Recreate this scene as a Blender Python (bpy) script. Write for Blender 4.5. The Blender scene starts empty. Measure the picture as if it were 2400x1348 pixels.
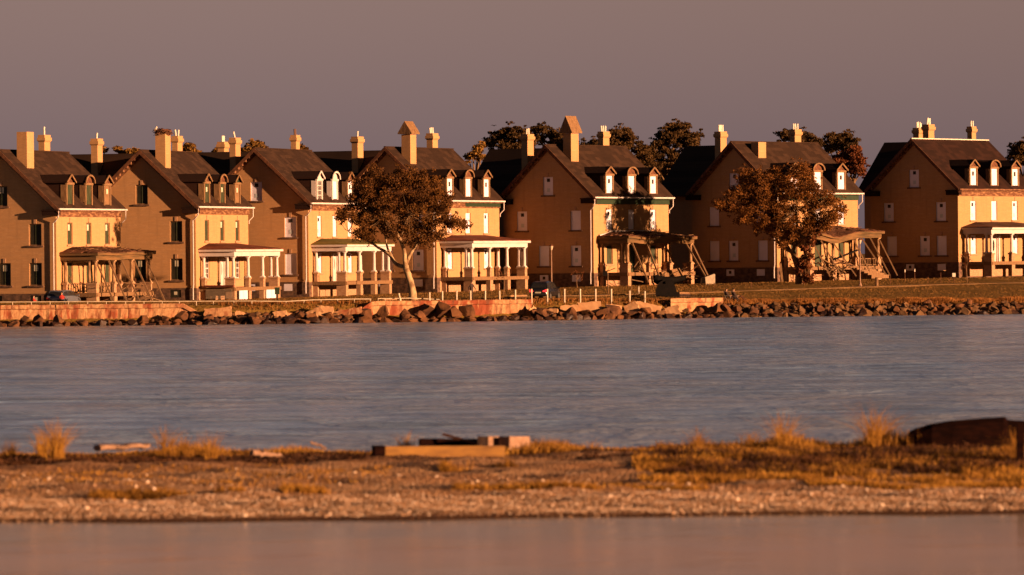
import bpy, bmesh, math, random
import numpy as np
from mathutils import Vector, Matrix, noise, Euler
R = math.radians
rnd = random.Random(7)
SC = bpy.context.scene
COL = SC.collection

# ------------------------------------------------------------------ camera
FPX = 12250.0                       # focal length in photo pixels (2400 wide)
CAMH = 6.0
PITCH = math.atan(80 / FPX)
ROLL = R(0.55)
camd = bpy.data.cameras.new('camera'); cam = bpy.data.objects.new('camera', camd); COL.objects.link(cam)
camd.sensor_width = 36.0
camd.lens = 36.0 * FPX / 2400.0
camd.clip_start = 1.0; camd.clip_end = 20000.0
camd.dof.use_dof = True; camd.dof.focus_distance = 490.0; camd.dof.aperture_fstop = 1.45
_f = Vector((0, math.cos(PITCH), -math.sin(PITCH)))
_u0 = Vector((0, math.sin(PITCH), math.cos(PITCH))); _r0 = Vector((1, 0, 0))
_r = math.cos(ROLL) * _r0 - math.sin(ROLL) * _u0
_u = math.cos(ROLL) * _u0 + math.sin(ROLL) * _r0
M = Matrix((_r, _u, -_f)).transposed().to_4x4(); M.translation = Vector((0, 0, CAMH))
cam.matrix_world = M
SC.camera = cam

def ray(px, py):
    return (_f + _r * ((px - 1200) / FPX) + _u * ((674 - py) / FPX))
def at_d(px, py, d):
    v = ray(px, py); return Vector((0, 0, CAMH)) + v * (d / v.y)
def at_z(px, py, z=0.0):
    v = ray(px, py); return Vector((0, 0, CAMH)) + v * ((z - CAMH) / v.z)

# ------------------------------------------------------------------ light
SUN_AZ = R(59.8)                    # from straight behind the camera round to the right
SUN_EL = R(7.8)
w = bpy.data.worlds.new('World'); SC.world = w; w.use_nodes = True
nt = w.node_tree; nt.nodes.clear()
sky = nt.nodes.new('ShaderNodeTexSky'); sky.sky_type = 'NISHITA'; sky.sun_disc = False
sky.sun_elevation = SUN_EL; sky.sun_rotation = math.pi - SUN_AZ
sky.dust_density = 2.5; sky.altitude = 5
tint = nt.nodes.new('ShaderNodeMix'); tint.data_type = 'RGBA'; tint.blend_type = 'MULTIPLY'; tint.inputs[0].default_value = 1
tint.inputs[7].default_value = (.045, .032, .030, 1)
nt.links.new(sky.outputs[0], tint.inputs[6])
bg1 = nt.nodes.new('ShaderNodeBackground'); bg1.inputs[1].default_value = 0.05
nt.links.new(tint.outputs[2], bg1.inputs[0])
# dusk colours of the anti-twilight band by elevation
tc = nt.nodes.new('ShaderNodeTexCoord'); sx = nt.nodes.new('ShaderNodeSeparateXYZ')
nt.links.new(tc.outputs['Generated'], sx.inputs[0])
mr = nt.nodes.new('ShaderNodeMath'); mr.operation = 'POWER'; mr.inputs[1].default_value = 0.5; mr.use_clamp = True
nt.links.new(sx.outputs[2], mr.inputs[0])
cr = nt.nodes.new('ShaderNodeValToRGB'); cr.color_ramp.interpolation = 'B_SPLINE'
E = cr.color_ramp.elements
SKY = [(0.0, (.092, .066, .082)), (.10, (.128, .090, .100)), (.16, (.163, .112, .112)), (.225, (.205, .134, .120)), (.28, (.215, .142, .122)),
       (.33, (.235, .180, .178)), (.44, (.190, .208, .262)), (.56, (.090, .135, .210)), (.68, (.022, .036, .065)), (1.0, (.012, .020, .036))]
E[0].position, E[0].color = SKY[0][0], SKY[0][1] + (1,)
E[1].position, E[1].color = SKY[-1][0], SKY[-1][1] + (1,)
for p_, c_ in SKY[1:-1]:
    e = E.new(p_); e.color = c_ + (1,)
nt.links.new(mr.outputs[0], cr.inputs[0])
bg2 = nt.nodes.new('ShaderNodeBackground'); bg2.inputs[1].default_value = 0.43
# the sky on the sunset side is a dim warm orange
dt = nt.nodes.new('ShaderNodeVectorMath'); dt.operation = 'DOT_PRODUCT'; dt.inputs[1].default_value = (math.sin(SUN_AZ), -math.cos(SUN_AZ), 0)
nt.links.new(tc.outputs['Generated'], dt.inputs[0])
mp_ = nt.nodes.new('ShaderNodeMapRange'); mp_.inputs[1].default_value = -.55; mp_.inputs[2].default_value = .45; nt.links.new(dt.outputs['Value'], mp_.inputs[0])
mxs = nt.nodes.new('ShaderNodeMix'); mxs.data_type = 'RGBA'; mxs.blend_type = 'MULTIPLY'; mxs.inputs[7].default_value = (.40, .22, .11, 1)
nt.links.new(mp_.outputs[0], mxs.inputs[0]); nt.links.new(cr.outputs[0], mxs.inputs[6]); nt.links.new(mxs.outputs[2], bg2.inputs[0])
ad = nt.nodes.new('ShaderNodeAddShader'); wo = nt.nodes.new('ShaderNodeOutputWorld')
nt.links.new(bg1.outputs[0], ad.inputs[0]); nt.links.new(bg2.outputs[0], ad.inputs[1]); nt.links.new(ad.outputs[0], wo.inputs[0])

sl = bpy.data.lights.new('sun', 'SUN'); sl.energy = 5.0; sl.angle = R(0.55); sl.color = (1.0, .545, .285)
so = bpy.data.objects.new('sun', sl); COL.objects.link(so)
sdir = Vector((math.sin(SUN_AZ) * math.cos(SUN_EL), -math.cos(SUN_AZ) * math.cos(SUN_EL), math.sin(SUN_EL)))
so.rotation_euler = (-sdir).to_track_quat('-Z', 'Y').to_euler(); so.location = (0, 0, 60)
SC.view_settings.view_transform = 'Standard'; SC.view_settings.look = 'None'
SC.view_settings.exposure = 1.6; SC.view_settings.gamma = 1.0; SC.view_settings.use_curve_mapping = False
SC.render.engine = 'CYCLES'
SC.cycles.max_bounces = 6; SC.cycles.diffuse_bounces = 3; SC.cycles.glossy_bounces = 3
SC.cycles.use_denoising = True

# ------------------------------------------------------------------ materials
def newmat(name):
    m = bpy.data.materials.new(name); m.use_nodes = True
    return m, m.node_tree, m.node_tree.nodes['Principled BSDF']
def N(t, typ, **kw):
    n = t.nodes.new(typ)
    for k, v in kw.items(): setattr(n, k, v)
    return n
def coords(t, scale=(1, 1, 1), world=False):
    if world:
        g = N(t, 'ShaderNodeNewGeometry'); src = g.outputs['Position']
    else:
        c = N(t, 'ShaderNodeTexCoord'); src = c.outputs['Object']
    m = N(t, 'ShaderNodeMapping'); m.inputs['Scale'].default_value = scale
    t.links.new(src, m.inputs[0]); return m.outputs[0]
KALB = .70
def kc(c):
    c = tuple(c)[:3]
    return c if c[0] == c[1] == c[2] else tuple(x * KALB for x in c)
def ramp(t, src, stops):
    stops = [(p, kc(c)) for p, c in stops]
    r = N(t, 'ShaderNodeValToRGB'); e = r.color_ramp.elements
    e[0].position, e[0].color = stops[0][0], tuple(stops[0][1]) + (1,)
    e[1].position, e[1].color = stops[-1][0], tuple(stops[-1][1]) + (1,)
    for p, c in stops[1:-1]:
        x = e.new(p); x.color = tuple(c) + (1,)
    t.links.new(src, r.inputs[0]); return r.outputs[0]
def noi(t, vec, scale, detail=4, rough=.55, dist=0):
    n = N(t, 'ShaderNodeTexNoise'); n.inputs['Scale'].default_value = scale; n.inputs['Detail'].default_value = detail
    n.inputs['Roughness'].default_value = rough; n.inputs['Distortion'].default_value = dist
    t.links.new(vec, n.inputs['Vector']); return n.outputs[0]
def mixc(t, f, a, b, mode='MIX'):
    m = N(t, 'ShaderNodeMix', data_type='RGBA', blend_type=mode)
    if hasattr(f, 'links'): t.links.new(f, m.inputs[0])
    else: m.inputs[0].default_value = f
    for i, v in ((6, a), (7, b)):
        if hasattr(v, 'links'): t.links.new(v, m.inputs[i])
        else: m.inputs[i].default_value = kc(v) + (1,)
    return m.outputs[2]
def bump(t, b, h, strength=.4, dist=.05):
    n = N(t, 'ShaderNodeBump'); n.inputs['Strength'].default_value = strength; n.inputs['Distance'].default_value = dist
    t.links.new(h, n.inputs['Height']); t.links.new(n.outputs[0], b.inputs['Normal'])
def pm(name, c1, c2, scale=1.0, rough=.8, stretch=(1, 1, 1), lo=.35, hi=.65, bs=.3, bd=.03, detail=5, metal=0, spec=.3, world=False):
    m, t, b = newmat(name)
    v = coords(t, stretch, world); n = noi(t, v, scale, detail)
    t.links.new(ramp(t, n, [(lo, c1), (hi, c2)]), b.inputs['Base Color'])
    b.inputs['Roughness'].default_value = rough; b.inputs['Metallic'].default_value = metal
    b.inputs['Specular IOR Level'].default_value = spec
    if bs: bump(t, b, n, bs, bd)
    return m

def brick_mat(name, base, dark):
    m, t, b = newmat(name)
    tcn = N(t, 'ShaderNodeTexCoord'); sp = N(t, 'ShaderNodeSeparateXYZ'); t.links.new(tcn.outputs['Object'], sp.inputs[0])
    ad_ = N(t, 'ShaderNodeMath', operation='ADD'); t.links.new(sp.outputs[0], ad_.inputs[0]); t.links.new(sp.outputs[1], ad_.inputs[1])
    cb = N(t, 'ShaderNodeCombineXYZ'); t.links.new(ad_.outputs[0], cb.inputs[0]); t.links.new(sp.outputs[2], cb.inputs[1])
    br = N(t, 'ShaderNodeTexBrick'); br.inputs['Scale'].default_value = 1; br.inputs['Brick Width'].default_value = .22
    br.inputs['Row Height'].default_value = .075; br.inputs['Mortar Size'].default_value = .010
    br.inputs['Color1'].default_value = kc(base) + (1,); br.inputs['Color2'].default_value = kc(tuple(x * .78 for x in base)) + (1,)
    br.inputs['Mortar'].default_value = kc(tuple(x * .62 for x in base)) + (1,)
    t.links.new(cb.outputs[0], br.inputs[0])
    mp = N(t, 'ShaderNodeMapping'); mp.inputs['Scale'].default_value = (.35, 2.6, 1); t.links.new(cb.outputs[0], mp.inputs[0])
    n1 = noi(t, mp.outputs[0], 1.6, 6, .65)
    n2 = noi(t, cb.outputs[0], .35, 5, .6)
    c = mixc(t, ramp(t, n1, [(.35, (.0,) * 3), (.62, (.8,) * 3)]), br.outputs[0], dark)
    c = mixc(t, ramp(t, n2, [(.45, (0,) * 3), (.75, (.55,) * 3)]), c, tuple(x * .7 for x in base))
    mp3 = N(t, 'ShaderNodeMapping'); mp3.inputs['Scale'].default_value = (1.5, .16, 1); t.links.new(cb.outputs[0], mp3.inputs[0])
    n3 = noi(t, mp3.outputs[0], 1.2, 5, .6)
    c = mixc(t, ramp(t, n3, [(.52, (0,) * 3), (.70, (.5,) * 3)]), c, tuple(x * .55 for x in base))
    mp4 = N(t, 'ShaderNodeMapping'); mp4.inputs['Scale'].default_value = (.9, 5.5, 1); t.links.new(cb.outputs[0], mp4.inputs[0])
    n4 = noi(t, mp4.outputs[0], 1.0, 2, .5)
    c = mixc(t, ramp(t, n4, [(.40, (0,) * 3), (.60, (.35,) * 3)]), c, tuple(x * .62 for x in base))
    t.links.new(c, b.inputs['Base Color']); b.inputs['Roughness'].default_value = .9
    b.inputs['Specular IOR Level'].default_value = .15
    bump(t, b, br.outputs[1], -.25, .01)
    return m

MT = {}
MT['brick'] = brick_mat('yellow_brick', (.66, .37, .175), (.56, .29, .12))
MT['brick_b'] = brick_mat('yellow_brick_mellow', (.64, .365, .175), (.53, .285, .115))
MT['brick_c'] = brick_mat('yellow_brick_dark', (.62, .35, .165), (.50, .27, .11))
MT['brick_red'] = pm('old_orange_brick', (.36, .18, .09), (.50, .30, .17), 3, .9, (1, 1, 3))
MT['stone'] = pm('dark_foundation_stone', (.07, .040, .028), (.19, .10, .06), 2.2, .9, (1, 1, 1.6), bs=.6, bd=.06)
MT['shingle'] = None
def roof_mat(name, a, b_, course=.18):
    m, t, b = newmat(name)
    v = coords(t, (1, 1, 1)); sp = N(t, 'ShaderNodeSeparateXYZ'); t.links.new(v, sp.inputs[0])
    w1 = N(t, 'ShaderNodeMath', operation='MULTIPLY'); w1.inputs[1].default_value = 1 / course; t.links.new(sp.outputs[2], w1.inputs[0])
    fr = N(t, 'ShaderNodeMath', operation='FRACT'); t.links.new(w1.outputs[0], fr.inputs[0])
    n = noi(t, coords(t, (1, 1, .5)), .5, 6, .6); n2 = noi(t, coords(t, (5, 5, 1.5)), 2.0, 3)
    c = ramp(t, n, [(.3, a), (.7, b_)])
    c = mixc(t, ramp(t, n2, [(.4, (0,) * 3), (.7, (.45,) * 3)]), c, tuple(x * .55 for x in a))
    fl_ = N(t, 'ShaderNodeMath', operation='FLOOR'); w2 = N(t, 'ShaderNodeMath', operation='MULTIPLY'); w2.inputs[1].default_value = 3.2; t.links.new(sp.outputs[2], w2.inputs[0]); t.links.new(w2.outputs[0], fl_.inputs[0])
    cbn = N(t, 'ShaderNodeCombineXYZ'); q_ = N(t, 'ShaderNodeMath', operation='MULTIPLY'); q_.inputs[1].default_value = 1.3; t.links.new(sp.outputs[1], q_.inputs[0]); fq = N(t, 'ShaderNodeMath', operation='FLOOR'); t.links.new(q_.outputs[0], fq.inputs[0])
    t.links.new(fl_.outputs[0], cbn.inputs[0]); t.links.new(fq.outputs[0], cbn.inputs[1]); wn = N(t, 'ShaderNodeTexWhiteNoise'); t.links.new(cbn.outputs[0], wn.inputs['Vector'])
    c = mixc(t, ramp(t, wn.outputs['Value'], [(.3, (0,) * 3), (1, (.55,) * 3)]), c, tuple(x * 1.8 for x in b_))
    t.links.new(c, b.inputs['Base Color']); b.inputs['Roughness'].default_value = .92; b.inputs['Specular IOR Level'].default_value = .12
    bump(t, b, fr.outputs[0], .35, .03)
    return m
MT['roof'] = roof_mat('brown_shingle_roof', (.029, .014, .008), (.042, .021, .012))
MT['roof_dark'] = roof_mat('dark_shingle_roof', (.020, .008, .005), (.028, .011, .007))
MT['roof_red'] = roof_mat('rusty_red_porch_roof', (.10, .025, .012), (.17, .05, .025), .12)
MT['roof_green'] = roof_mat('mossy_green_porch_roof', (.10, .095, .018), (.17, .12, .03), .12)
MT['roof_brown'] = roof_mat('rotten_brown_porch_roof', (.040, .015, .008), (.13, .055, .028), .12)
MT['white'] = pm('white_paint', (.70, .60, .56), (.56, .44, .38), 1.2, .6, lo=.45, hi=.85, bs=.05)
MT['board'] = pm('white_painted_board', (.90, .84, .96), (.76, .68, .74), 1.0, .65, (1, 1, .6), lo=.4, hi=.9, bs=.05)
MT['board_green'] = pm('dark_green_board', (.020, .034, .014), (.055, .055, .022), 2.0, .7, (1, 1, .5))
MT['green'] = pm('dark_green_paint', (.012, .028, .011), (.026, .045, .016), 2.0, .6)
MT['board_dark'] = pm('dark_boarded_opening', (.010, .010, .006), (.035, .030, .014), 2.5, .7, (1, 1, .5))
MT['peel'] = pm('peeling_green_brown_timber', (.21, .105, .036), (.075, .047, .017), 1.1, .85, (.35, .35, 4), lo=.35, hi=.65, bs=.5, bd=.04)
MT['peel_pale'] = pm('peeling_pale_timber', (.44, .26, .13), (.14, .07, .028), 2.6, .85, (3, 3, .5), lo=.42, hi=.62, bs=.5)
MT['wood'] = pm('weathered_wood', (.30, .165, .075), (.15, .075, .030), 3.0, .85, (3, 3, .5), bs=.4)
MT['wood_dark'] = pm('dark_rotting_wood', (.085, .032, .014), (.18, .065, .026), 2.5, .88, (1, 1, 1), bs=.4)
MT['frieze'] = pm('weathered_brown_frieze', (.13, .045, .018), (.42, .22, .10), 1.8, .85, (.8, .8, 3), lo=.45, hi=.75, bs=.4)
MT['prop'] = pm('brown_timber_prop', (.14, .075, .034), (.22, .12, .055), 2.0, .85)
MT['glass'] = pm('dark_window_glass', (.012, .012, .012), (.03, .025, .02), 1, .12, bs=0, spec=.6)
MT['notice'] = pm('pale_blue_notice', (.60, .66, .72), (.54, .60, .66), 2, .6, bs=0)
MT['notice_pale'] = pm('pale_notice', (.72, .66, .50), (.58, .50, .36), 2, .6, bs=0)
MT['vent'] = pm('dark_vent_grille', (.012, .008, .008), (.03, .02, .016), 3, .7, bs=0)
MT['flue'] = pm('white_flue_pipe', (.85, .76, .62), (.75, .64, .5), 2, .5, bs=0)
MT['flue_dark'] = pm('dark_flue_pipe', (.10, .05, .035), (.14, .07, .05), 2, .6, bs=0)
MT['metal_grey'] = pm('grey_flashing', (.34, .26, .18), (.25, .19, .13), 3, .6, bs=0)
MT['bark'] = pm('pale_bark', (.50, .34, .18), (.20, .11, .05), 2.2, .85, (1, 1, .6), lo=.42, hi=.62, bs=.5, bd=.04)
MT['bark_dark'] = pm('brown_bark', (.26, .15, .065), (.12, .06, .026), 2.5, .9, (1, 1, .5), bs=.5, bd=.04)
MT['concrete'] = None

def leaf_mat(name, cols, scale=.7, tr=.25):
    m, t, b = newmat(name)
    n = noi(t, coords(t, (1, 1, 1), True), scale, 3)
    n2 = noi(t, coords(t, (1, 1, 1), True), 6, 2)
    mx = N(t, 'ShaderNodeMath', operation='ADD'); t.links.new(n, mx.inputs[0]); t.links.new(n2, mx.inputs[1])
    h = N(t, 'ShaderNodeMath', operation='MULTIPLY'); h.inputs[1].default_value = .5; t.links.new(mx.outputs[0], h.inputs[0])
    c = ramp(t, h.outputs[0], [(.38, cols[0]), (.5, cols[1]), (.62, cols[2])])
    t.links.new(c, b.inputs['Base Color']); b.inputs['Roughness'].default_value = .75; b.inputs['Specular IOR Level'].default_value = .15
    if tr:
        tn = N(t, 'ShaderNodeBsdfTranslucent'); t.links.new(c, tn.inputs[0])
        ms = N(t, 'ShaderNodeMixShader'); ms.inputs[0].default_value = tr
        t.links.new(b.outputs[0], ms.inputs[1]); t.links.new(tn.outputs[0], ms.inputs[2])
        t.links.new(ms.outputs[0], t.nodes['Material Output'].inputs[0])
    return m
MT['leaf'] = leaf_mat('autumn_green_leaves', ((.058, .022, .005), (.12, .046, .009), (.25, .105, .019)))
MT['leaf_warm'] = leaf_mat('orange_brown_leaves', ((.085, .029, .006), (.16, .058, .010), (.29, .112, .018)))
MT['leaf_dark'] = leaf_mat('dark_green_leaves', ((.045, .024, .008), (.080, .042, .012), (.13, .066, .018)), .25)
MT['leaf_gold'] = leaf_mat('golden_leaves', ((.13, .060, .012), (.24, .12, .022), (.34, .17, .035)), .4)
MT['leaf_rust'] = leaf_mat('rust_red_leaves', ((.10, .028, .010), (.17, .050, .016), (.22, .075, .02)), .6)
MT['grass'] = leaf_mat('short_lawn_grass', ((.14, .068, .016), (.20, .096, .022), (.26, .125, .028)), .12, .15)
MT['grass_tall'] = leaf_mat('tall_orange_grass', ((.22, .085, .020), (.30, .12, .026), (.40, .17, .04)), .25, .15)
MT['grass_dune'] = leaf_mat('ochre_dune_grass', ((.18, .080, .012), (.36, .165, .024), (.56, .29, .048)), .5, .2)
MT['wrack'] = leaf_mat('brown_dry_wrack', ((.022, .008, .004), (.055, .020, .008), (.15, .060, .018)), .9, .1)
MT['rock'] = pm('dark_brown_rock', (.050, .017, .006), (.19, .075, .024), .9, .9, lo=.3, hi=.7, bs=.8, bd=.12, world=True)
MT['rock_tan'] = pm('tan_rock', (.085, .040, .015), (.18, .090, .034), 1.1, .9, lo=.3, hi=.7, bs=.8, bd=.1, world=True)
MT['rock_wet'] = pm('wet_black_rock', (.020, .008, .005), (.06, .024, .011), 1.2, .55, bs=.7, bd=.1, world=True)
MT['slab'] = pm('pale_broken_concrete', (.62, .36, .18), (.40, .19, .08), 1.1, .9, lo=.35, hi=.75, bs=.7, bd=.06, world=True)
MT['galv'] = pm('pale_painted_steel', (.70, .58, .42), (.5, .38, .25), 2, .5, bs=0)
MT['iron'] = pm('dark_iron', (.004, .003, .0025), (.009, .006, .005), 2, .8, spec=.1, bs=.2)
MT['black_paint'] = pm('glossy_black_car_paint', (.010, .010, .013), (.014, .013, .016), 1, .18, bs=0, spec=.7)
MT['silver_paint'] = pm('silver_blue_car_paint', (.20, .22, .28), (.24, .25, .30), 1, .25, bs=0, metal=.5, spec=.6)
MT['tyre'] = pm('rubber_tyre', (.012, .011, .010), (.02, .018, .016), 3, .85, bs=0)
MT['rim'] = pm('alloy_rim', (.35, .32, .28), (.45, .42, .38), 3, .35, metal=.8, bs=0)
MT['skin'] = pm('skin', (.50, .27, .17), (.46, .24, .15), 2, .6, bs=0)
MT['hair'] = pm('dark_hair', (.03, .015, .008), (.06, .03, .015), 6, .7)
MT['red_cloth'] = pm('red_cloth', (.42, .03, .02), (.33, .02, .015), 5, .85)
MT['dark_cloth'] = pm('dark_cloth', (.03, .016, .014), (.05, .028, .022), 5, .85)
MT['denim'] = pm('blue_grey_cloth', (.07, .08, .11), (.05, .06, .09), 5, .85)
MT['sand'] = None
m, t, b = newmat('tail_light_lens')
b.inputs['Base Color'].default_value = (.5, .01, .01, 1); b.inputs['Emission Color'].default_value = (1, .02, .02, 1); b.inputs['Emission Strength'].default_value = 1.2
MT['tail'] = m

# stained concrete sea wall
m, t, b = newmat('rust_streaked_concrete')
v = coords(t, (1, 1, 1), True)
n1 = noi(t, coords(t, (1.6, 1.6, .22), True), 1.0, 5, .6, .4); n2 = noi(t, v, .35, 4); n3 = noi(t, v, 5, 4)
c = ramp(t, n3, [(.3, (.42, .20, .08)), (.7, (.60, .34, .16))])
st = N(t, 'ShaderNodeMath', operation='MULTIPLY')
t.links.new(ramp(t, n1, [(.44, (0,) * 3), (.54, (1,) * 3)]), st.inputs[0]); t.links.new(ramp(t, n2, [(.42, (.25,) * 3), (.56, (1,) * 3)]), st.inputs[1])
c = mixc(t, st.outputs[0], c, (.26, .048, .010))
n4 = noi(t, coords(t, (3, 3, .35), True), 1.0, 3)
c = mixc(t, ramp(t, n4, [(.60, (0,) * 3), (.66, (.7,) * 3)]), c, (.15, .05, .02))
t.links.new(c, b.inputs['Base Color']); b.inputs['Roughness'].default_value = .9; bump(t, b, n3, .6, .05)
MT['concrete'] = m

# ------------------------------------------------------------------ mesh helpers
ORG = {}
class MB:
    def __init__(s): s.v = []; s.f = []
    def add(s, vs, fs):
        o = len(s.v); s.v += [tuple(p) for p in vs]; s.f += [tuple(i + o for i in f) for f in fs]; return s
    def hexa(s, p):      # 8 points: bottom 0-3, top 4-7
        return s.add(p, [(0, 3, 2, 1), (4, 5, 6, 7), (0, 1, 5, 4), (1, 2, 6, 5), (2, 3, 7, 6), (3, 0, 4, 7)])
    def box(s, x0, x1, y0, y1, z0, z1):
        return s.hexa([(x0, y0, z0), (x1, y0, z0), (x1, y1, z0), (x0, y1, z0), (x0, y0, z1), (x1, y0, z1), (x1, y1, z1), (x0, y1, z1)])
    def mbox(s, mp, a0, a1, o0, o1, z0, z1):
        return s.hexa([mp(a0, o0, z0), mp(a1, o0, z0), mp(a1, o1, z0), mp(a0, o1, z0), mp(a0, o0, z1), mp(a1, o0, z1), mp(a1, o1, z1), mp(a0, o1, z1)])
    def beam(s, p, q, w, h=None, up=(0, 0, 1)):
        h = h or w; p = Vector(p); q = Vector(q); d = (q - p).normalized(); u = Vector(up)
        if abs(d.dot(u)) > .95: u = Vector((0, 1, 0))
        a = d.cross(u).normalized() * (w / 2); b = a.cross(d).normalized() * (h / 2)
        return s.hexa([p - a - b, p + a - b, p + a + b, p - a + b, q - a - b, q + a - b, q + a + b, q - a + b])
    def tube(s, pts, rs, n=8, cap=True):
        pts = [Vector(p) for p in pts]; o = len(s.v); prev = None
        for i, p in enumerate(pts):
            d = (pts[min(i + 1, len(pts) - 1)] - pts[max(i - 1, 0)]).normalized()
            if prev is None: a = d.orthogonal().normalized()
            else: a = (prev - d * prev.dot(d)).normalized()
            prev = a; b = d.cross(a)
            for k in range(n):
                an = 2 * math.pi * k / n; s.v.append(tuple(p + (a * math.cos(an) + b * math.sin(an)) * rs[i]))
        for i in range(len(pts) - 1):
            for k in range(n):
                s.f.append((o + i * n + k, o + i * n + (k + 1) % n, o + (i + 1) * n + (k + 1) % n, o + (i + 1) * n + k))
        if cap:
            s.f.append(tuple(o + k for k in reversed(range(n)))); s.f.append(tuple(o + (len(pts) - 1) * n + k for k in range(n)))
        return s
    def prism(s, poly, ext):   # poly 3d points, extruded by vector
        n = len(poly); e = Vector(ext); vs = [Vector(p) for p in poly] + [Vector(p) + e for p in poly]
        return s.add(vs, [tuple(range(n)), tuple(reversed(range(n, 2 * n)))] + [(i, i + n, (i + 1) % n + n, (i + 1) % n) for i in range(n)])
    def build(s, name, mat, parent=None, centre=True, smooth=False, org=None, loose=False):
        vs = np.array(s.v, dtype=np.float64) if s.v else np.zeros((0, 3))
        po = ORG.get(parent.name, np.zeros(3)) if parent is not None else np.zeros(3)
        if org is not None: c = np.array(org, dtype=np.float64)
        elif centre and len(vs): c = (vs.min(0) + vs.max(0)) / 2
        else: c = po.copy()
        me = bpy.data.meshes.new(name); me.from_pydata((vs - c).tolist(), [], s.f)
        me.materials.append(MT[mat] if isinstance(mat, str) else mat)
        if smooth: me.polygons.foreach_set('use_smooth', [True] * len(me.polygons))
        bm = bmesh.new(); bm.from_mesh(me)
        if not loose: bmesh.ops.recalc_face_normals(bm, faces=bm.faces)
        bm.to_mesh(me); bm.free()
        ob = bpy.data.objects.new(name, me); COL.objects.link(ob)
        if parent is not None: ob.parent = parent
        ob.location = tuple(c - po); ORG[ob.name] = c
        return ob
def tag(o, label=None, cat=None, group=None, kind=None):
    if label: o['label'] = label
    if cat: o['category'] = cat
    if group: o['group'] = group
    if kind: o['kind'] = kind
    return o
def empty(name, loc=(0, 0, 0), rz=0):
    o = bpy.data.objects.new(name, None); COL.objects.link(o); o.location = loc; o.rotation_euler = (0, 0, rz)
    o.empty_display_size = .3; ORG[o.name] = np.zeros(3); return o
def bigmesh(name, V, F, mat, kind=None, label=None, cat=None, parent=None):
    """numpy quads or tris"""
    me = bpy.data.meshes.new(name); k = F.shape[1]
    me.vertices.add(len(V)); me.vertices.foreach_set('co', V.astype(np.float32).ravel())
    me.loops.add(F.size); me.loops.foreach_set('vertex_index', F.astype(np.int32).ravel())
    me.polygons.add(len(F)); me.polygons.foreach_set('loop_start', np.arange(0, F.size, k, dtype=np.int32))
    me.polygons.foreach_set('loop_total', np.full(len(F), k, dtype=np.int32)); me.update(calc_edges=True)
    for mm in (mat if isinstance(mat, (list, tuple)) else [mat]): me.materials.append(MT[mm] if isinstance(mm, str) else mm)
    o = bpy.data.objects.new(name, me); COL.objects.link(o)
    if parent is not None: o.parent = parent
    tag(o, label, cat, kind=kind); return o
# ------------------------------------------------------------------ terrain
SHORE_PX = [(-200, 768), (0, 766), (600, 760), (1200, 752), (1800, 743), (2400, 736), (2600, 733)]
SH = [at_z(px, py, 0.0) for px, py in SHORE_PX]
SHX = np.array([-1500.0] + [p.x for p in SH] + [1500.0]); SHY = np.array([SH[0].y - 30] + [p.y for p in SH] + [SH[-1].y + 40])
HOUSES = [  # corner px, gutter py, grade py, angle to view, distance
    (131, 489, 706, 23.7, 470), (458, 484, 705, 20.0, 490), (722, 475.5, 697, 20.6, 505), (1022, 469.5, 686, 25.6, 517),
    (1390, 462, 672, 31.6, 526), (1820, 452, 661.5, 35.0, 536), (2245, 443, 651, 31.0, 546)]
HC = []; GRZ = []
for px, ey, gy, a, d in HOUSES:
    pe = at_d(px, ey, d); HC.append((pe.x, d, pe.z - 8.65)); GRZ.append(at_d(px, gy, d).z)
HXs = np.array([-1500.0] + [c[0] for c in HC] + [1500.0]); HZs = np.array([GRZ[0]] + GRZ + [GRZ[-1] + .2]); HDs = np.array([HC[0][1]] + [c[1] for c in HC] + [HC[-1][1]])
def ys(x): return np.interp(x, SHX, SHY)
def _wx(px): return at_z(px, 750).x
WLX = [-1500, _wx(470), _wx(500), _wx(835), _wx(850), _wx(1242), _wx(1256), _wx(1565), _wx(1575), _wx(1694), _wx(1704), 1500]
WLP = [3.4, 3.4, 1.5, 1.5, 3.4, 3.4, 1.4, 1.4, 3.0, 3.0, .95, .95]
def gz(x, y):
    x = np.asarray(x, float); y = np.asarray(y, float)
    y0 = ys(x); zs = np.interp(x, [-60, 5, 15, 25, 60], [1.72, 1.70, 1.5, 1.25, 1.1]); yh = np.interp(x, HXs, HDs) - 6; zh = np.interp(x, HXs, HZs)
    t_ = np.clip((y - y0 - 4) / (yh - y0 - 4), 0, 1); top = zs + (zh - zs) * (t_ ** .85)
    tb = np.clip((y - y0 + .6) / 4.6, 0, 1); wallz = np.interp(x, WLX, WLP); bank = -.35 + (zs + .35) * tb ** wallz
    low = np.clip((y0 - .6 - y) * .25, 0, 2.5)
    return np.where(y > y0 + 4, top, bank) - np.where(y < y0 - .6, low, 0)
def gzf(x, y): return float(gz(x, y))
def gp(px, d, py=690):
    """ground point seen in photo column px at distance d"""
    for _ in range(3):
        p = at_d(px, py, d); z = gzf(p.x, p.y)
        v = Vector((p.x, p.y, z)); py = 674 - FPX * (v - Vector((0, 0, CAMH))).dot(_u) / (v - Vector((0, 0, CAMH))).dot(_f)
    return v
def gd(px, py):
    """ground point seen at photo pixel px, py"""
    v = ray(px, py); o = None
    for k in range(900):
        Y = 462 + k * .1; p = Vector((0, 0, CAMH)) + v * (Y / v.y)
        if Y > float(ys(p.x)) + 4.2 and p.z <= gzf(p.x, Y): break
    p.z = gzf(p.x, p.y); return p
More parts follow.
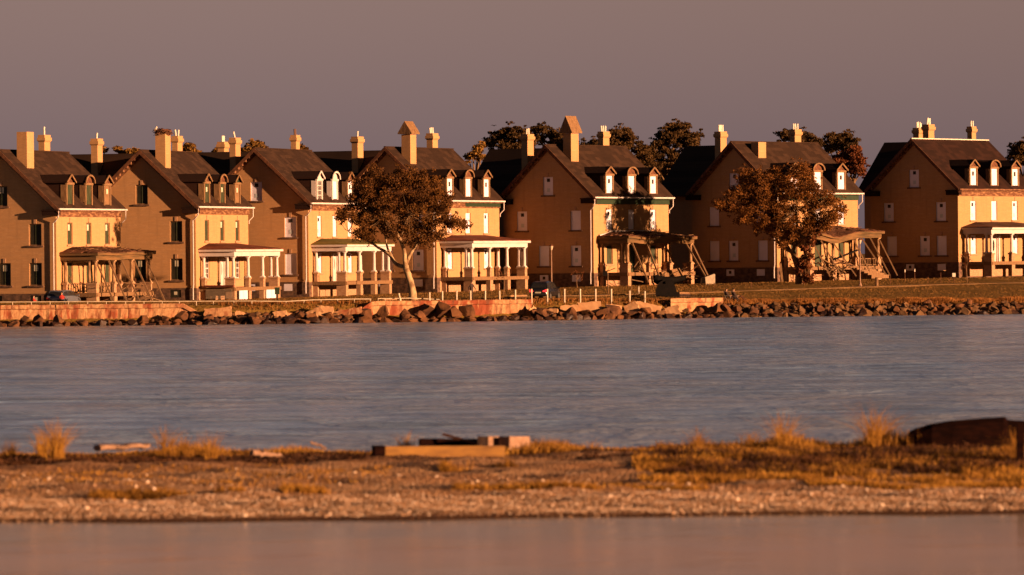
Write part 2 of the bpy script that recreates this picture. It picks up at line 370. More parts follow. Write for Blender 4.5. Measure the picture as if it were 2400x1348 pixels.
def grid_mesh(name, xs, yy, zf, mat, kind='structure', label=None):
    X, Y = np.meshgrid(xs, yy); Z = zf(X, Y); V = np.stack([X.ravel(), Y.ravel(), Z.ravel()], 1)
    nx, ny = len(xs), len(yy); i = np.arange(ny - 1)[:, None] * nx + np.arange(nx - 1)[None, :]; i = i.ravel()
    F = np.stack([i, i + 1, i + nx + 1, i + nx], 1)
    o = bigmesh(name, V, F, mat, kind, label); o.data.polygons.foreach_set('use_smooth', [True] * len(F)); return o
m, t, b = newmat('lawn_ground')
n1 = noi(t, coords(t, (.25, 1, 1), True), .25, 6, .6); n2 = noi(t, coords(t, (1, 1, 1), True), 2.5, 4)
c = ramp(t, n1, [(.3, (.17, .095, .022)), (.5, (.24, .135, .030)), (.7, (.29, .165, .040))]); c = mixc(t, ramp(t, n2, [(.45, (0,) * 3), (.7, (.5,) * 3)]), c, (.10, .055, .02))
t.links.new(c, b.inputs['Base Color']); b.inputs['Roughness'].default_value = 1; b.inputs['Specular IOR Level'].default_value = .05; bump(t, b, n2, .8, .15); MT['lawn'] = m
xs = np.concatenate([np.linspace(-2500, -80, 14), np.arange(-70, 75, 1.0), np.linspace(85, 2500, 14)])
yy = np.concatenate([np.arange(448, 466, .8), np.arange(466, 500, 1.2), np.linspace(502, 700, 14), np.linspace(800, 4000, 6)])
def landz(X, Y):
    n = np.sin(X * .9 + Y * .5) * .03 + np.sin(X * .31 - Y * .9) * .04
    return gz(X, Y) + n * (Y < 700)
land = grid_mesh('ground', xs, yy, landz, 'lawn'); tag(land, label='grassy shore rising gently to the row of houses')

# water
def water_mat(name, base, rough, ior, strength, sc, mod, lo_=.18, hi_=1.6):
    m, t, b = newmat(name)
    b.inputs['Roughness'].default_value = rough; b.inputs['IOR'].default_value = ior
    v = coords(t, (.75, 1, 1), True)
    n1 = noi(t, v, sc, 3, .55, .3); n2 = noi(t, v, sc * .28, 3, .55, .4); n3 = noi(t, coords(t, (1, 1, 1), True), mod, 4, .6, .6); n4 = noi(t, coords(t, (.5, 1, 1), True), mod * .25, 2, .5)
    md = N(t, 'ShaderNodeMath', operation='MULTIPLY'); t.links.new(ramp(t, n3, [(.44, (.22,) * 3), (.62, (1.0,) * 3)]), md.inputs[0]); t.links.new(ramp(t, n4, [(.35, (.5,) * 3), (.65, (1.0,) * 3)]), md.inputs[1])
    a1 = N(t, 'ShaderNodeMath', operation='MULTIPLY_ADD'); t.links.new(n2, a1.inputs[0]); a1.inputs[1].default_value = 3.0; t.links.new(n1, a1.inputs[2])
    a2 = N(t, 'ShaderNodeMath', operation='MULTIPLY'); t.links.new(a1.outputs[0], a2.inputs[0]); t.links.new(md.outputs[0], a2.inputs[1])
    bump(t, b, a2.outputs[0], 1.0, strength)
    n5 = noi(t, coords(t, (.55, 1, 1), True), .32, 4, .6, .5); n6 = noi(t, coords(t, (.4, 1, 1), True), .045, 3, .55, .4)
    c = ramp(t, n5, [(.36, tuple(x * lo_ for x in base)), (.60, tuple(x * hi_ for x in base))]); c = mixc(t, ramp(t, n6, [(.40, (0,) * 3), (.62, (.6,) * 3)]), c, tuple(x * y for x, y in zip(base, (1.7, 1.15, .8))))  # ripple streaks of reflected sky are painted into the base colour
    t.links.new(c, b.inputs['Base Color'])
    return m
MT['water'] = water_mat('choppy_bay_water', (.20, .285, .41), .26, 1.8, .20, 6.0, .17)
MT['lagoon'] = water_mat('calm_lagoon_water', (.42, .27, .10), .12, 1.12, .006, .9, .2, .85, 1.15)
def flat(name, x0, x1, y0, y1, z, mat, label):
    V = np.array([[x0, y0, z], [x1, y0, z], [x1, y1, z], [x0, y1, z]]); return bigmesh(name, V, np.array([[0, 1, 2, 3]]), mat, 'structure', label)
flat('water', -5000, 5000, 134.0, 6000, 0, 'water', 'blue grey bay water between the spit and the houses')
flat('water', -5000, 5000, -400, 133.99, 0, 'lagoon', 'calm brown water in front of the sand spit')
flat('seabed', -5000, 5000, -400, 6000, -3.5, 'wrack', 'muddy bed under the water')

MT['path'] = pm('worn_path_edge', (.19, .10, .035), (.12, .062, .022), .8, .9, (.3, 1, 1), world=True)
# footpath across the lawn
pp = [(1180, 700, 480), (1400, 694, 483), (1600, 688.5, 486), (1800, 682, 488), (2000, 675, 490), (2200, 669, 492), (2400, 664.5, 494), (2700, 657, 497)]
mb = MB(); P0 = []
for px, py, d in pp:
    p = gd(px, py); P0.append(p)
for a_, b_ in zip(P0[:-1], P0[1:]):
    k = 6
    for i in range(k):
        p = a_.lerp(b_, i / k); q = a_.lerp(b_, (i + 1) / k)
        f = lambda x, y, e: (x, y, gzf(x, y) + e)
        mb.hexa([f(p.x, p.y, -.1), f(q.x, q.y, -.1), f(q.x, q.y + .4, -.1), f(p.x, p.y + .4, -.1), f(p.x, p.y, .10), f(q.x, q.y, .10), f(q.x, q.y + .4, .12), f(p.x, p.y + .4, .12)])
tag(mb.build('path', 'path'), 'pale concrete path crossing the lawn in front of the houses', kind='structure')

# ------------------------------------------------------------------ houses
GW, GL, EV, SL, OV = 10.7, 14.8, 8.65, .925, .45
RISE = (GW / 2 + OV) * SL
def clip_poly(poly, fn):
    out = []
    for i in range(len(poly)):
        p, q = poly[i], poly[(i + 1) % len(poly)]; a, b = fn(p), fn(q)
        if a >= 0: out.append(p)
        if (a >= 0) != (b >= 0):
            t_ = a / (a - b); out.append((p[0] + (q[0] - p[0]) * t_, p[1] + (q[1] - p[1]) * t_))
    return out
def wall_panel(mb, mp, a0, a1, z0, z1, holes, depth=.24, clips=()):
    A = sorted(set([a0, a1] + [h[0] for h in holes] + [h[1] for h in holes])); Z = sorted(set([z0, z1] + [h[2] for h in holes] + [h[3] for h in holes]))
    for i in range(len(A) - 1):
        for j in range(len(Z) - 1):
            ca, cz = (A[i] + A[i + 1]) / 2, (Z[j] + Z[j + 1]) / 2
            if any(h[0] < ca < h[1] and h[2] < cz < h[3] for h in holes): continue
            poly = [(A[i], Z[j]), (A[i + 1], Z[j]), (A[i + 1], Z[j + 1]), (A[i], Z[j + 1])]
            for c in clips: poly = clip_poly(poly, c)
            if len(poly) > 2: mb.add([mp(p[0], 0, p[1]) for p in poly], [tuple(range(len(poly)))])
    for h in holes:
        l, r, b0, t0 = h
        for q in ([(l, b0), (l, t0)], [(l, t0), (r, t0)], [(r, t0), (r, b0)], [(r, b0), (l, b0)]):
            mb.add([mp(q[0][0], 0, q[0][1]), mp(q[1][0], 0, q[1][1]), mp(q[1][0], -depth, q[1][1]), mp(q[0][0], -depth, q[0][1])], [(0, 1, 2, 3)])
G = lambda u, o, z: (-u, -o, z)     # gable face: u metres left from the corner
L = lambda v, o, z: (o, v, z)       # porch face

def window(H, mp, c, z0, z1, w, style, D=0.0, sill=True, frame='wood', label=None, rr=rnd):
    a0, a1 = c - w / 2, c + w / 2
    fr = MB(); q = .08
    for x in ((a0, a0 + q, z0, z1), (a1 - q, a1, z0, z1), (a0 + q, a1 - q, z0, z0 + q), (a0 + q, a1 - q, z1 - q, z1)):
        fr.mbox(mp, x[0], x[1], D - .20, D - .10, x[2], x[3])
    W = fr.build('window', {'white': 'board', 'vented': 'board', 'sash': 'white', 'open': 'wood_dark'}.get(style, frame), H)
    if label: W['label'] = label
    bd = MB().mbox(mp, a0 + q, a1 - q, D - .19, D - .13, z0 + q, z1 - q)
    bm_ = {'white': 'board', 'vented': 'board', 'green': 'board_green', 'dark': 'board_dark', 'sash': 'glass', 'wood': 'wood', 'noticed': 'board_dark', 'greenn': 'board_green'}[style]
    bd.build('pane' if style == 'sash' else 'board', bm_, W)
    h = z1 - z0
    if style == 'vented':
        MB().mbox(mp, c - .17 * w / 1.2, c + .17 * w / 1.2, D - .129, D - .10, z1 - .27 * h, z1 - .27 * h + .34).build('vent', 'vent', W)
        MB().mbox(mp, c - .17 * w / 1.2, c + .17 * w / 1.2, D - .129, D - .115, z0 + .17 * h, z0 + .17 * h + .38).build('notice', 'notice', W)
    if style in ('noticed', 'greenn'):
        MB().mbox(mp, c - .20, c + .20, D - .129, D - .11, z1 - .36 * h, z1 - .36 * h + .55).build('notice', 'notice_pale', W)
    if style == 'sash':
        mu = MB(); mu.mbox(mp, a0 + q, a1 - q, D - .129, D - .09, (z0 + z1) / 2 - .05, (z0 + z1) / 2 + .05)
        mu.mbox(mp, c - .025, c + .025, D - .128, D - .095, z0 + q, z1 - q)
        for zz in (z0 + h * .25, z0 + h * .75): mu.mbox(mp, a0 + q, a1 - q, D - .127, D - .10, zz - .02, zz + .02)
        mu.build('glazing_bar', 'white', W)
    if style == 'dark' or style == 'noticed':
        MB().mbox(mp, c - .03, c + .03, D - .128, D - .10, z0 + q, z1 - q).build('batten', 'board_green', W)
    if sill:
        MB().mbox(mp, a0 - .2, a1 + .2, D - .12, D + .12, z0 - .16, z0 - .002).build('sill', 'stone' if sill == 2 else 'brick_red', W)
        k = MB(); k.mbox(mp, c - .12, c + .12, D - .02, D + .05, z1 + .002, z1 + .42)
        k.build('keystone', 'brick_red', W)
    return W

def chimney(H, x, y, sx_, sy_, z0, z1, mat, flues=(), cap=None, corbel=True, flue_mat='flue', slim=.55):
    mb = MB(); hx, hy = sx_ / 2, sy_ / 2; top = z1 - .68 if corbel else z1
    mb.box(x - hx, x + hx, y - hy, y + hy, z0, top)
    if corbel:
        lv = [(0, 0), (.16, .12), (.42, .12), (.43, .04), (.68, .04)]
        o = len(mb.v)
        for dz, e in lv:
            z = top + dz
            mb.v += [(x - hx - e, y - hy - e, z), (x + hx + e, y - hy - e, z), (x + hx + e, y + hy + e, z), (x - hx - e, y + hy + e, z)]
        for i in range(len(lv) - 1):
            for k in range(4): mb.f.append((o + i * 4 + k, o + i * 4 + (k + 1) % 4, o + i * 4 + 4 + (k + 1) % 4, o + i * 4 + 4 + k))
        mb.f.append(tuple(o + (len(lv) - 1) * 4 + k for k in range(4)))
    c = mb.build('chimney', mat, H)
    for dx, dy, hh, lean in flues:
        MB().tube([(x + dx, y + dy, z1 - .1), (x + dx + lean * hh * .3, y + dy + lean * hh, z1 + hh)], [.085, .085], 8).build('flue', flue_mat, c)
    if cap:
        e = .28; zc = z1 + .04; hh = cap
        MB().prism([(x - hx - e, y - hy - e, zc), (x + hx + e, y - hy - e, zc), (x + hx + e, y - hy - e, zc + .12), (x, y - hy - e, zc + hh), (x - hx - e, y - hy - e, zc + .12)], (0, sy_ + 2 * e, 0)).build('chimney_cover', 'wood', c)
    return c

def dormer(H, v, arch, style, look, z0=.30):
    """window dormer standing on the porch-side slope"""
    hw = .82; zb = EV + z0; zt = EV + 2.35; za = EV + 3.12
    body = MB(); sl = 3.4
    # cheeks and front
    yb = lambda z: -((z - EV) / SL) + .45
    body.prism([(-.06, v - hw, zb - .1), (-.06, v - hw, zt), (yb(zt) - EV * 0 - .2, v - hw, zt), (yb(zb) - .2, v - hw, zb - .1)], (0, 2 * hw, 0))
    dm = {'wood': 'wood', 'green': 'wood', 'white': 'white'}[look]
    Dm = body.build('dormer', 'roof_dark' if look != 'white' else 'roof_dark', H)
    # pilasters, sill, lintel
    fr = MB()
    for s_ in (-1, 1): fr.box(-.055, .07, v + s_ * (hw - .11) - .11, v + s_ * (hw - .11) + .11, zb - .06, zt - .18)
    fr.box(-.055, .14, v - hw - .08, v + hw + .08, zb - .16, zb - .062); fr.box(-.055, .12, v - hw - .06, v + hw + .06, zt - .178, zt + .02)
    # cheek trim
    for s_ in (-1, 1): fr.box(-.50, -.07, v + s_ * (hw + .012) - .02, v + s_ * (hw + .012) + .02, zb - .06 + .38, zt - .18)
    fr.build('surround', dm, Dm)
    rf = MB(); e = .22; th = .10; xr = yb(za) - .25; xe = yb(zt) - .1
    if arch:
        n = 8; pts = []
        for k in range(n + 1):
            an = math.pi * k / n; pts.append((v - math.cos(an) * (hw + e), zt + .03 + math.sin(an) * (za - zt - .05)))
        inner = [(v + (y_ - v) * .86, zt + .03 + (z_ - zt - .03) * .84) for y_, z_ in pts]
        for k in range(n):
            (ya, z_a), (yb_, z_b) = pts[k], pts[k + 1]; (yc, z_c), (yd, z_d) = inner[k], inner[k + 1]
            rf.hexa([(.20, yc, z_c), (.20, yd, z_d), (.20, yb_, z_b), (.20, ya, z_a), (xr, yc, z_c), (xr, yd, z_d), (xr, yb_, z_b), (xr, ya, z_a)])
        tym = [(-.02, y_, z_) for y_, z_ in inner]
    else:
        for s_ in (-1, 1):
            y0, y1 = v, v + s_ * (hw + e)
            rf.hexa([(.20, y0, za - th), (.20, y1, zt + .02 - th * .3), (xe, y1, zt + .02 - th * .3), (xr, y0, za - th), (.20, y0, za), (.20, y1, zt + .02 + th), (xe, y1, zt + .02 + th), (xr, y0, za)])
        tym = [(-.02, v - hw - .05, zt + .02), (-.02, v + hw + .05, zt + .02), (-.02, v, za - th)]
    rf.build('dormer_roof', 'roof_dark', Dm)
    ty = MB().prism(tym, (-.06, 0, 0))
    ty.build('pediment', {'wood': 'wood_dark', 'green': 'green', 'white': 'white'}[look], Dm)
    # raking cornice edge
    ed = MB()
    src = pts if arch else [(v - hw - e, zt + .06), (v, za + .01), (v + hw + e, zt + .06)]
    for (ya, z_a), (yb_, z_b) in zip(src[:-1], src[1:]): ed.beam((.235, ya, z_a - .04), (.235, yb_, z_b - .04), .07, .16)
    ed.build('raking_cornice', dm if look == 'white' else 'wood', Dm)
    mp = lambda a, o, z: (o - .055, a, z)
    w = 2 * hw - .44 - .02
    wd = MB().mbox(mp, v - w / 2, v + w / 2, .002, .045, zb - .058, zt - .182)
    bmat = {'vented': 'board', 'white': 'board', 'sash': 'glass', 'green': 'board_green', 'greenn': 'board_green', 'wood': 'wood', 'woodn': 'wood'}[style]
    wd.build('pane' if style == 'sash' else 'board', bmat, Dm)
    if style in ('vented', 'greenn', 'woodn'):
        MB().mbox(mp, v - .18, v + .18, .046, .065, zt - .95, zt - .5).build('vent' if style == 'vented' else 'notice', 'vent' if style == 'vented' else 'notice_pale', Dm)
    if style == 'sash':
        mu = MB()
        for a_ in (v - w / 2, v - w / 6, v + w / 6, v + w / 2): mu.mbox(mp, a_ - .03, a_ + .03, .046, .075, zb - .05, zt - .19)
        for i in range(5):
            zz = zb + (zt - .2 - zb) * i / 4; mu.mbox(mp, v - w / 2, v + w / 2, .0465, .0755, zz - .035, zz + .035)
        mu.build('glazing_bar', 'white', Dm)
    return Dm

def column(P, x, y, z0, z1, mat, r=.155):
    mb = MB(); mb.tube([(x, y, z0 + .1), (x, y, z0 + .16), (x, y, z0 + .2), (x, y, z0 + (z1 - z0) * .4), (x, y, z1 - .22), (x, y, z1 - .2), (x, y, z1 - .1)], [r * 1.3, r * 1.25, r, r, r * .84, r * 1.15, r * 1.2], 12)
    mb.box(x - r * 1.35, x + r * 1.35, y - r * 1.35, y + r * 1.35, z0, z0 + .1); mb.box(x - r * 1.35, x + r * 1.35, y - r * 1.35, y + r * 1.35, z1 - .1, z1)
    return mb.build('column', mat, P)

def porch(H, st, roofm, y0=.75, y1=14.1, sag=None, braces=(), seed=0):
    rr = random.Random(seed); D = 3.5
    white = st == 'white'
    fm = 'white' if white else 'peel'; cm = 'white' if white else 'peel_pale'
    ez, fz = 4.58, 3.95
    sg = sag or (lambda x, y: 0.0)
    P = MB().box(.06, D, y0 + .1, y1 - .1, .90, 1.02).build('porch', 'wood_dark', H)       # deck
    # rim beams
    r = MB(); r.box(.06, D + .04, y0 + .0, y0 + .098, .68, 1.03); r.box(D + .002, D + .10, y0 + .1, y1 - .1, .70, 1.03); r.box(.06, D + .04, y1 - .098, y1, .68, 1.03)
    r.build('rim_beam', 'wood', P)
    ys_ = [y0 + .45 + (y1 - y0 - .9) * k / 3 for k in range(4)]
    piers = [(D - .24, y, .46, .64) for y in ys_] + [(.36, ys_[0], .44, .6), (.36, ys_[3], .44, .6)]
    pmat = 'brick_red'
    for i, (x, y, sx_, sy_) in enumerate(piers):
        if i in (0, 3): x -= .25; sx_ = .98
        mb = MB(); mb.box(x - sx_ / 2, x + sx_ / 2, y - sy_ / 2, y + sy_ / 2, -.5, .92); mb.box(x - sx_ / 2 + .04, x + sx_ / 2 - .04, y - sy_ / 2 + .04, y + sy_ / 2 - .04, .92, 1.78)
        mb.box(x - sx_ / 2 - .03, x + sx_ / 2 + .03, y - sy_ / 2 - .03, y + sy_ / 2 + .03, 1.78, 1.92); mb.box(x - sx_ / 2 - .02, x + sx_ / 2 + .02, y - sy_ / 2 - .02, y + sy_ / 2 + .02, .80, .921 + .1)
        mb.build('pier', pmat, P)
    cols = [(D - .22, y) for y in ys_] + [(D - .80, ys_[0]), (D - .80, ys_[3]), (.35, ys_[0]), (.35, ys_[3])]
    for i, (x, y) in enumerate(cols):
        if not white and i == 5: continue
        column(P, x, y, 1.922, fz + sg(x, y) - .002, cm)
    # entablature, cornice lip
    def run(p, q, x_in, x_out, za, zb, mb):
        n = 10
        for k in range(n):
            a_ = [p[j] + (q[j] - p[j]) * k / n for j in (0, 1)]; b_ = [p[j] + (q[j] - p[j]) * (k + 1) / n for j in (0, 1)]
            dx, dy = q[1] - p[1], -(q[0] - p[0]); l = math.hypot(dx, dy); dx /= l; dy /= l
            s1, s2 = sg(*a_), sg(*b_); j1, j2 = (0, 0) if white else (rr.uniform(-.03, .03), rr.uniform(-.03, .03))
            o = lambda pt, e: (pt[0] + dx * e, pt[1] + dy * e)
            A0, A1, B0, B1 = o(a_, x_in), o(a_, x_out), o(b_, x_in), o(b_, x_out)
            mb.hexa([A0 + (za + s1,), A1 + (za + s1,), B1 + (za + s2,), B0 + (za + s2,), A0 + (zb + s1,), A1 + (zb + s1,), B1 + (zb + s2,), B0 + (zb + s2,)])
    en = MB()
    run((D, y0 + .1), (D, y1 - .1), -.36, 0, fz, ez - .2, en); run((.02, y0 + .1), (D - .361, y0 + .1), -.34, 0, fz + .001, ez - .201, en); run((D - .361, y1 - .1), (.02, y1 - .1), -.34, 0, fz + .001, ez - .201, en)
    en.build('entablature', fm, P)
    co = MB()
    run((D, y0 - .12), (D, y1 + .12), -.5, .26, ez - .199, ez + .02, co); run((.02, y0 + .1), (D - .501, y0 + .1), -.4, .222, ez - .198, ez + .018, co); run((D - .501, y1 - .1), (.02, y1 - .1), -.4, .222, ez - .198, ez + .018, co)
    co.build('cornice', fm, P)
    # roof: hipped lean-to
    rf = MB(); nx, ny = 7, 28; zt = 5.12; X1 = D + .27; Ya, Yb = y0 - .13, y1 + .13; hip = 2.9
    def rz(x, y):
        f = min((X1 - x) / X1, (y - Ya) / hip, (Yb - y) / hip, 1); return ez + .05 + max(f, 0) * (zt - ez) + sg(x, y)
    for i in range(nx):
        for j in range(ny):
            if st == 'ruin' and rr.random() < .045 and 0 < i < nx - 1: continue
            xa, xb = X1 * i / nx, X1 * (i + 1) / nx; ya, yb = Ya + (Yb - Ya) * j / ny, Ya + (Yb - Ya) * (j + 1) / ny
            jt = (lambda: 0.0) if white else (lambda: rr.uniform(-.012, .05))
            c_ = [(max(xa, .01), ya), (xb, ya), (xb, yb), (max(xa, .01), yb)]
            zz = [rz(*p) for p in c_]
            if white: rf.hexa([(p[0], p[1], z - .05) for p, z in zip(c_, zz)] + [(p[0], p[1], z + .03) for p, z in zip(c_, zz)])
            else:
                k = jt(); rf.hexa([(p[0], p[1], z - .05 + k) for p, z in zip(c_, zz)] + [(p[0], p[1] , z + .03 + k + rr.uniform(-.015, .02)) for p, z in zip(c_, zz)])
    rf.build('porch_roof', roofm, P, centre=True)
    if st == 'ruin':
        # torn shingles and curled boards lying on the roof
        for k in range(26):
            x = rr.uniform(.2, D); y = rr.uniform(Ya + .3, Yb - .3); z = rz(x, y) + .08; a_ = rr.uniform(-.5, .5); l = rr.uniform(.4, 1.5)
            MB().beam((x, y, z), (x + math.sin(a_) * l * .4, y + math.cos(a_) * l, z + rr.uniform(-.05, .10)), rr.uniform(.10, .25), .035).build('loose_board', rr.choice(['wood', 'wood_dark', 'peel_pale', 'wood_dark']), P)
    # ceiling joists
    for (xa, ya, za, xb, yb, zb) in braces:
        MB().beam((xa, ya, za), (xb, yb, zb), .17, .13).build('prop', 'prop', P)
    return P

def debris(P, boxs, n, seed, mats=('wood', 'wood_dark', 'prop')):
    rr = random.Random(seed); x0, x1, y0, y1, z0, z1 = boxs
    for k in range(n):
        p = Vector((rr.uniform(x0, x1), rr.uniform(y0, y1), rr.uniform(z0, z1))); d = Vector((rr.uniform(-.7, .7), rr.uniform(-1, 1), rr.uniform(-.35, .5))).normalized() * rr.uniform(.7, 2.2)
        MB().beam(p, p + d, rr.uniform(.08, .2), rr.uniform(.03, .08)).build('fallen_board', rr.choice(mats), P)

def house(i, label, o):
    px, ey, gy, a, d = HOUSES[i]; cx, cy, z0 = HC[i]
    phi = math.atan2(cx, cy); A = phi + R(a)
    H = empty('brick_house', (cx, cy, z0), -A); tag(H, label, 'house', 'yellow brick houses in a row')
    bk = o.get('brick', 'brick'); rm = o.get('roof', 'roof'); wlen = o.get('wing', 18.2); ws = o['ws']
    win = []
    for c, zz0, zz1, w in [(5.35, EV + .26, EV + 2.10, 1.2)] + [(c, 5.35, 7.30, 1.22) for c in o.get('g2', (2.1, 8.5))] + [(c, 1.74, 3.78, 1.22) for c in o.get('g1', (2.1, 5.9, 8.5))]: win.append((c, zz0, zz1, w))
    # walls
    wl = MB(); holes = [(c - w / 2, c + w / 2, q0, q1) for c, q0, q1, w in win]
    hr = lambda u: EV + .12 + (min(u, GW - u)) * SL + OV * SL - .22
    clips = [lambda p: (EV + OV * SL - .12 + p[0] * SL) - p[1], lambda p: (EV + OV * SL - .12 + (GW - p[0]) * SL) - p[1]]
    wall_panel(wl, G, 0, GW, 1.0, EV + RISE, holes, clips=clips)
    lv = [3.1, 7.4, 11.7]
    lwin = [(v, 5.40, 7.40, 1.15) for v in lv] + [(v, 1.85, 3.80, 1.15) for v in (lv[0], lv[2])]
    lh = [(c - w / 2, c + w / 2, q0, q1) for c, q0, q1, w in lwin] + [(6.75, 8.05, 1.03, 3.75)]
    wall_panel(wl, L, 0, GL, 1.0, EV + .1, lh)
    wl.add([(-GW, 0, 1), (-GW, GL, 1), (-GW, GL, EV + .1), (-GW, 0, EV + .1)], [(0, 1, 2, 3)])
    zt = EV + OV * SL - .12
    wl.add([(0, GL, 1), (-GW, GL, 1), (-GW, GL, zt), (-GW / 2, GL, zt + GW / 2 * SL), (0, GL, zt)], [(0, 1, 2, 3, 4)])
    # side strip above the porch face up to the roof underside
    wo_ = wl.build('wall', bk, H, org=(0, 0, 0), loose=True)
    # foundation
    fd = MB(); bh = [(c - .55, c + .55, .12, .86) for c in (2.05, 5.9)]
    wall_panel(fd, lambda u, q, z: (-u, -q - .07, z), -.07, GW + .07, -1.3, 1.0, bh, .15)
    fd.add([(.07, -.07, -1.3), (.07, GL, -1.3), (.07, GL, 1.0), (.07, -.07, 1.0)], [(0, 1, 2, 3)])
    fd.add([(.07, -.07, 1.0), (.0, .0, 1.0), (-GW, 0, 1.0), (-GW, -.07, 1.0)], [(0, 1, 2, 3)])
    fd.add([(-GW - .07, -.07, -1.3), (-GW - .07, GL, -1.3), (-GW - .07, GL, 1.0), (-GW - .07, -.07, 1.0)], [(0, 1, 2, 3)])
    fd.build('foundation', 'stone', H, org=(0, 0, 0), loose=True)
    bt = MB(); bt.mbox(G, -.035, GW, 0.002, .05, 1.01, 1.22); bt.build('water_table', bk, H)
    # porch-face foundation is brick between the piers, seen lit below the deck
    MB().box(.072, .10, .5, GL, -.5, .64).build('cellar_wall', 'brick_red', H)
    for c in (2.05, 5.9):
        W = MB().mbox(G, c - .5, c + .5, -.06, .03, .16, .82).build('cellar_hatch', 'board' if ws != 'dark' else 'board_dark', H)
        if ws == 'dark' or c > 3: MB().mbox(G, c - .15, c + .15, .031, .045, .38, .68).build('notice', 'notice_pale' if ws == 'dark' else 'vent', W)
    # wing behind
    y0, y1 = 4.95, 14.7; wy = (y0 + y1) / 2
    wg = MB(); wg.box(-wlen, -GW + .3, y0, y1, -.6, EV + .1); wg.prism([(-wlen, y0, EV + .1), (-wlen, y1, EV + .1), (-wlen, wy, EV + .1 + (y1 - wy) * SL)], (wlen - GW + .5, 0, 0))
    wg.build('wing_wall', bk, H, org=(0, 0, 0))
    # roofs
    rf = MB(); th = .16; g0, g1 = -.52, GL + .5; xr = -GW / 2; zr = EV + RISE
    for s_ in (1, -1):
        xe = xr + s_ * (GW / 2 + OV); n = 16
        for k in range(n):
            a_, b_ = g0 + (g1 - g0) * k / n, g0 + (g1 - g0) * (k + 1) / n
            wv = lambda y: math.sin(y * 1.1 + i * 2) * .025
            rf.hexa([(xr, a_, zr - th + wv(a_)), (xe, a_, EV - th), (xe, b_, EV - th), (xr, b_, zr - th + wv(b_)), (xr, a_, zr + wv(a_)), (xe, a_, EV), (xe, b_, EV), (xr, b_, zr + wv(b_))])
    ro = rf.build('roof', rm, H, org=(0, 0, 0))
    wr = MB(); zw = zr - .10; hw_ = (zw - EV) / SL
    for s_ in (1, -1):
        wr.hexa([(-wlen - .45, wy, zw - th), (xr, wy, zw - th), (xr, wy + s_ * hw_, EV - th), (-wlen - .45, wy + s_ * hw_, EV - th), (-wlen - .45, wy, zw), (xr, wy, zw), (xr, wy + s_ * hw_, EV), (-wlen - .45, wy + s_ * hw_, EV)])
    wr.build('wing_roof', rm, H, org=(0, 0, 0))
    rc = MB().beam((xr, g0, zr + .02), (xr, g1, zr + .02), .22, .10); rc.build('ridge_cap', 'flue' if o.get('pale_ridge') else rm, ro)
    # rakes: soffit, barge board, brackets
    for s_ in (1, -1):
        xe = xr + s_ * (GW / 2 + OV); sd = MB(); n_ = Vector((s_ * SL, 0, 1)).normalized()
        sd.hexa([(xr, g0 + .02, zr - th - .08), (xe, g0 + .02, EV - th - .08), (xe, -.002, EV - th - .08), (xr, -.002, zr - th - .08), (xr, g0 + .02, zr - th - .002), (xe, g0 + .02, EV - th - .002), (xe, -.002, EV - th - .002), (xr, -.002, zr - th - .002)])
        K = sd.build('soffit', 'frieze', H)
        fb = MB().hexa([(xr, g0 - .06, zr - th - .22), (xe, g0 - .06, EV - th - .22), (xe, g0 - .001, EV - th - .22), (xr, g0 - .001, zr - th - .22), (xr, g0 - .06, zr + .02), (xe, g0 - .06, EV + .02), (xe, g0 - .001, EV + .02), (xr, g0 - .001, zr + .02)])
        fb.build('barge_board', 'wood_dark', K)
        bb = MB()     # wall-side raking frieze and modillions
        bb.hexa([(xr, -.06, zr - th - .52), (xe - s_ * OV, -.06, EV + OV * SL - th - .52), (xe - s_ * OV, -.003, EV + OV * SL - th - .52), (xr, -.003, zr - th - .52), (xr, -.06, zr - th - .10), (xe - s_ * OV, -.06, EV + OV * SL - th - .10), (xe - s_ * OV, -.003, EV + OV * SL - th - .10), (xr, -.003, zr - th - .10)])
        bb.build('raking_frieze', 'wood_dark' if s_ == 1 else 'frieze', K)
        md = MB(); nn = 15
        for k in range(nn):
            f = (k + .5) / nn; x = xr + (xe - xr) * f; z = zr + (EV - zr) * f - th - .08
            md.box(x - .09, x + .09, g0 + .06, -.062, z - .20, z - .0)
        md.build('modillion', 'frieze', K)['kind'] = 'stuff'
    # cornice return boxes at the gable foot
    for s_, xa, xb in ((1, -1.15, OV), (-1, -GW - OV, -GW + 1.15)):
        mb = MB(); mb.box(xa, xb, -.53, -.003, EV - .62, EV - .22); mb.box(xa - .06, xb + .04, -.58, -.002, EV - .219, EV - .09); mb.build('eaves_return', 'roof_dark', H)
    # frieze, gutter, pipes
    fz = MB(); fz.box(.003, .14, .0, GL, EV - .72, EV - .24); fz.box(.003, .40, .0, GL, EV - .239, EV - .10); F_ = fz.build('frieze', o.get('frieze', 'frieze'), H)
    if o.get('frieze2'): MB().box(.141, .16, 6.5, GL, EV - .60, EV - .26).build('panel', o['frieze2'], F_)
    gm = o.get('gutter', 'white')
    gt = MB(); gt.box(OV + .002, OV + .12, -.45, GL + .40, EV - .12, EV + .02); gt.build('gutter', gm, H)
    if o.get('pipe', True):
        dp = MB(); dp.tube([(.42, -.40, EV - .1), (.40, -.40, EV - .75), (.02, -.18, EV - 1.15), (-.22, -.14, EV - 1.3), (-.22, -.14, 5), (-.22, -.14, 1.3), (-.24, -.22, .95), (-.24, -.22, -.1)], [.06] * 8, 8)
        dp.build('downspout', gm, H)
        d2 = MB(); d2.tube([(.44, GL + .2, EV - .1), (.44, GL + .2, EV - .9), (.08, GL + .04, EV - 1.3), (.08, GL + .04, EV - 1.6)], [.055] * 4, 8); d2.build('downspout', gm, H)
    # windows
    gs = o.get('gstyle') or {}
    for k, (c, q0, q1, w) in enumerate(win):
        window(H, G, c, q0, q1, w, gs.get(k, 'vented' if ws == 'white' else 'noticed'), sill=2)
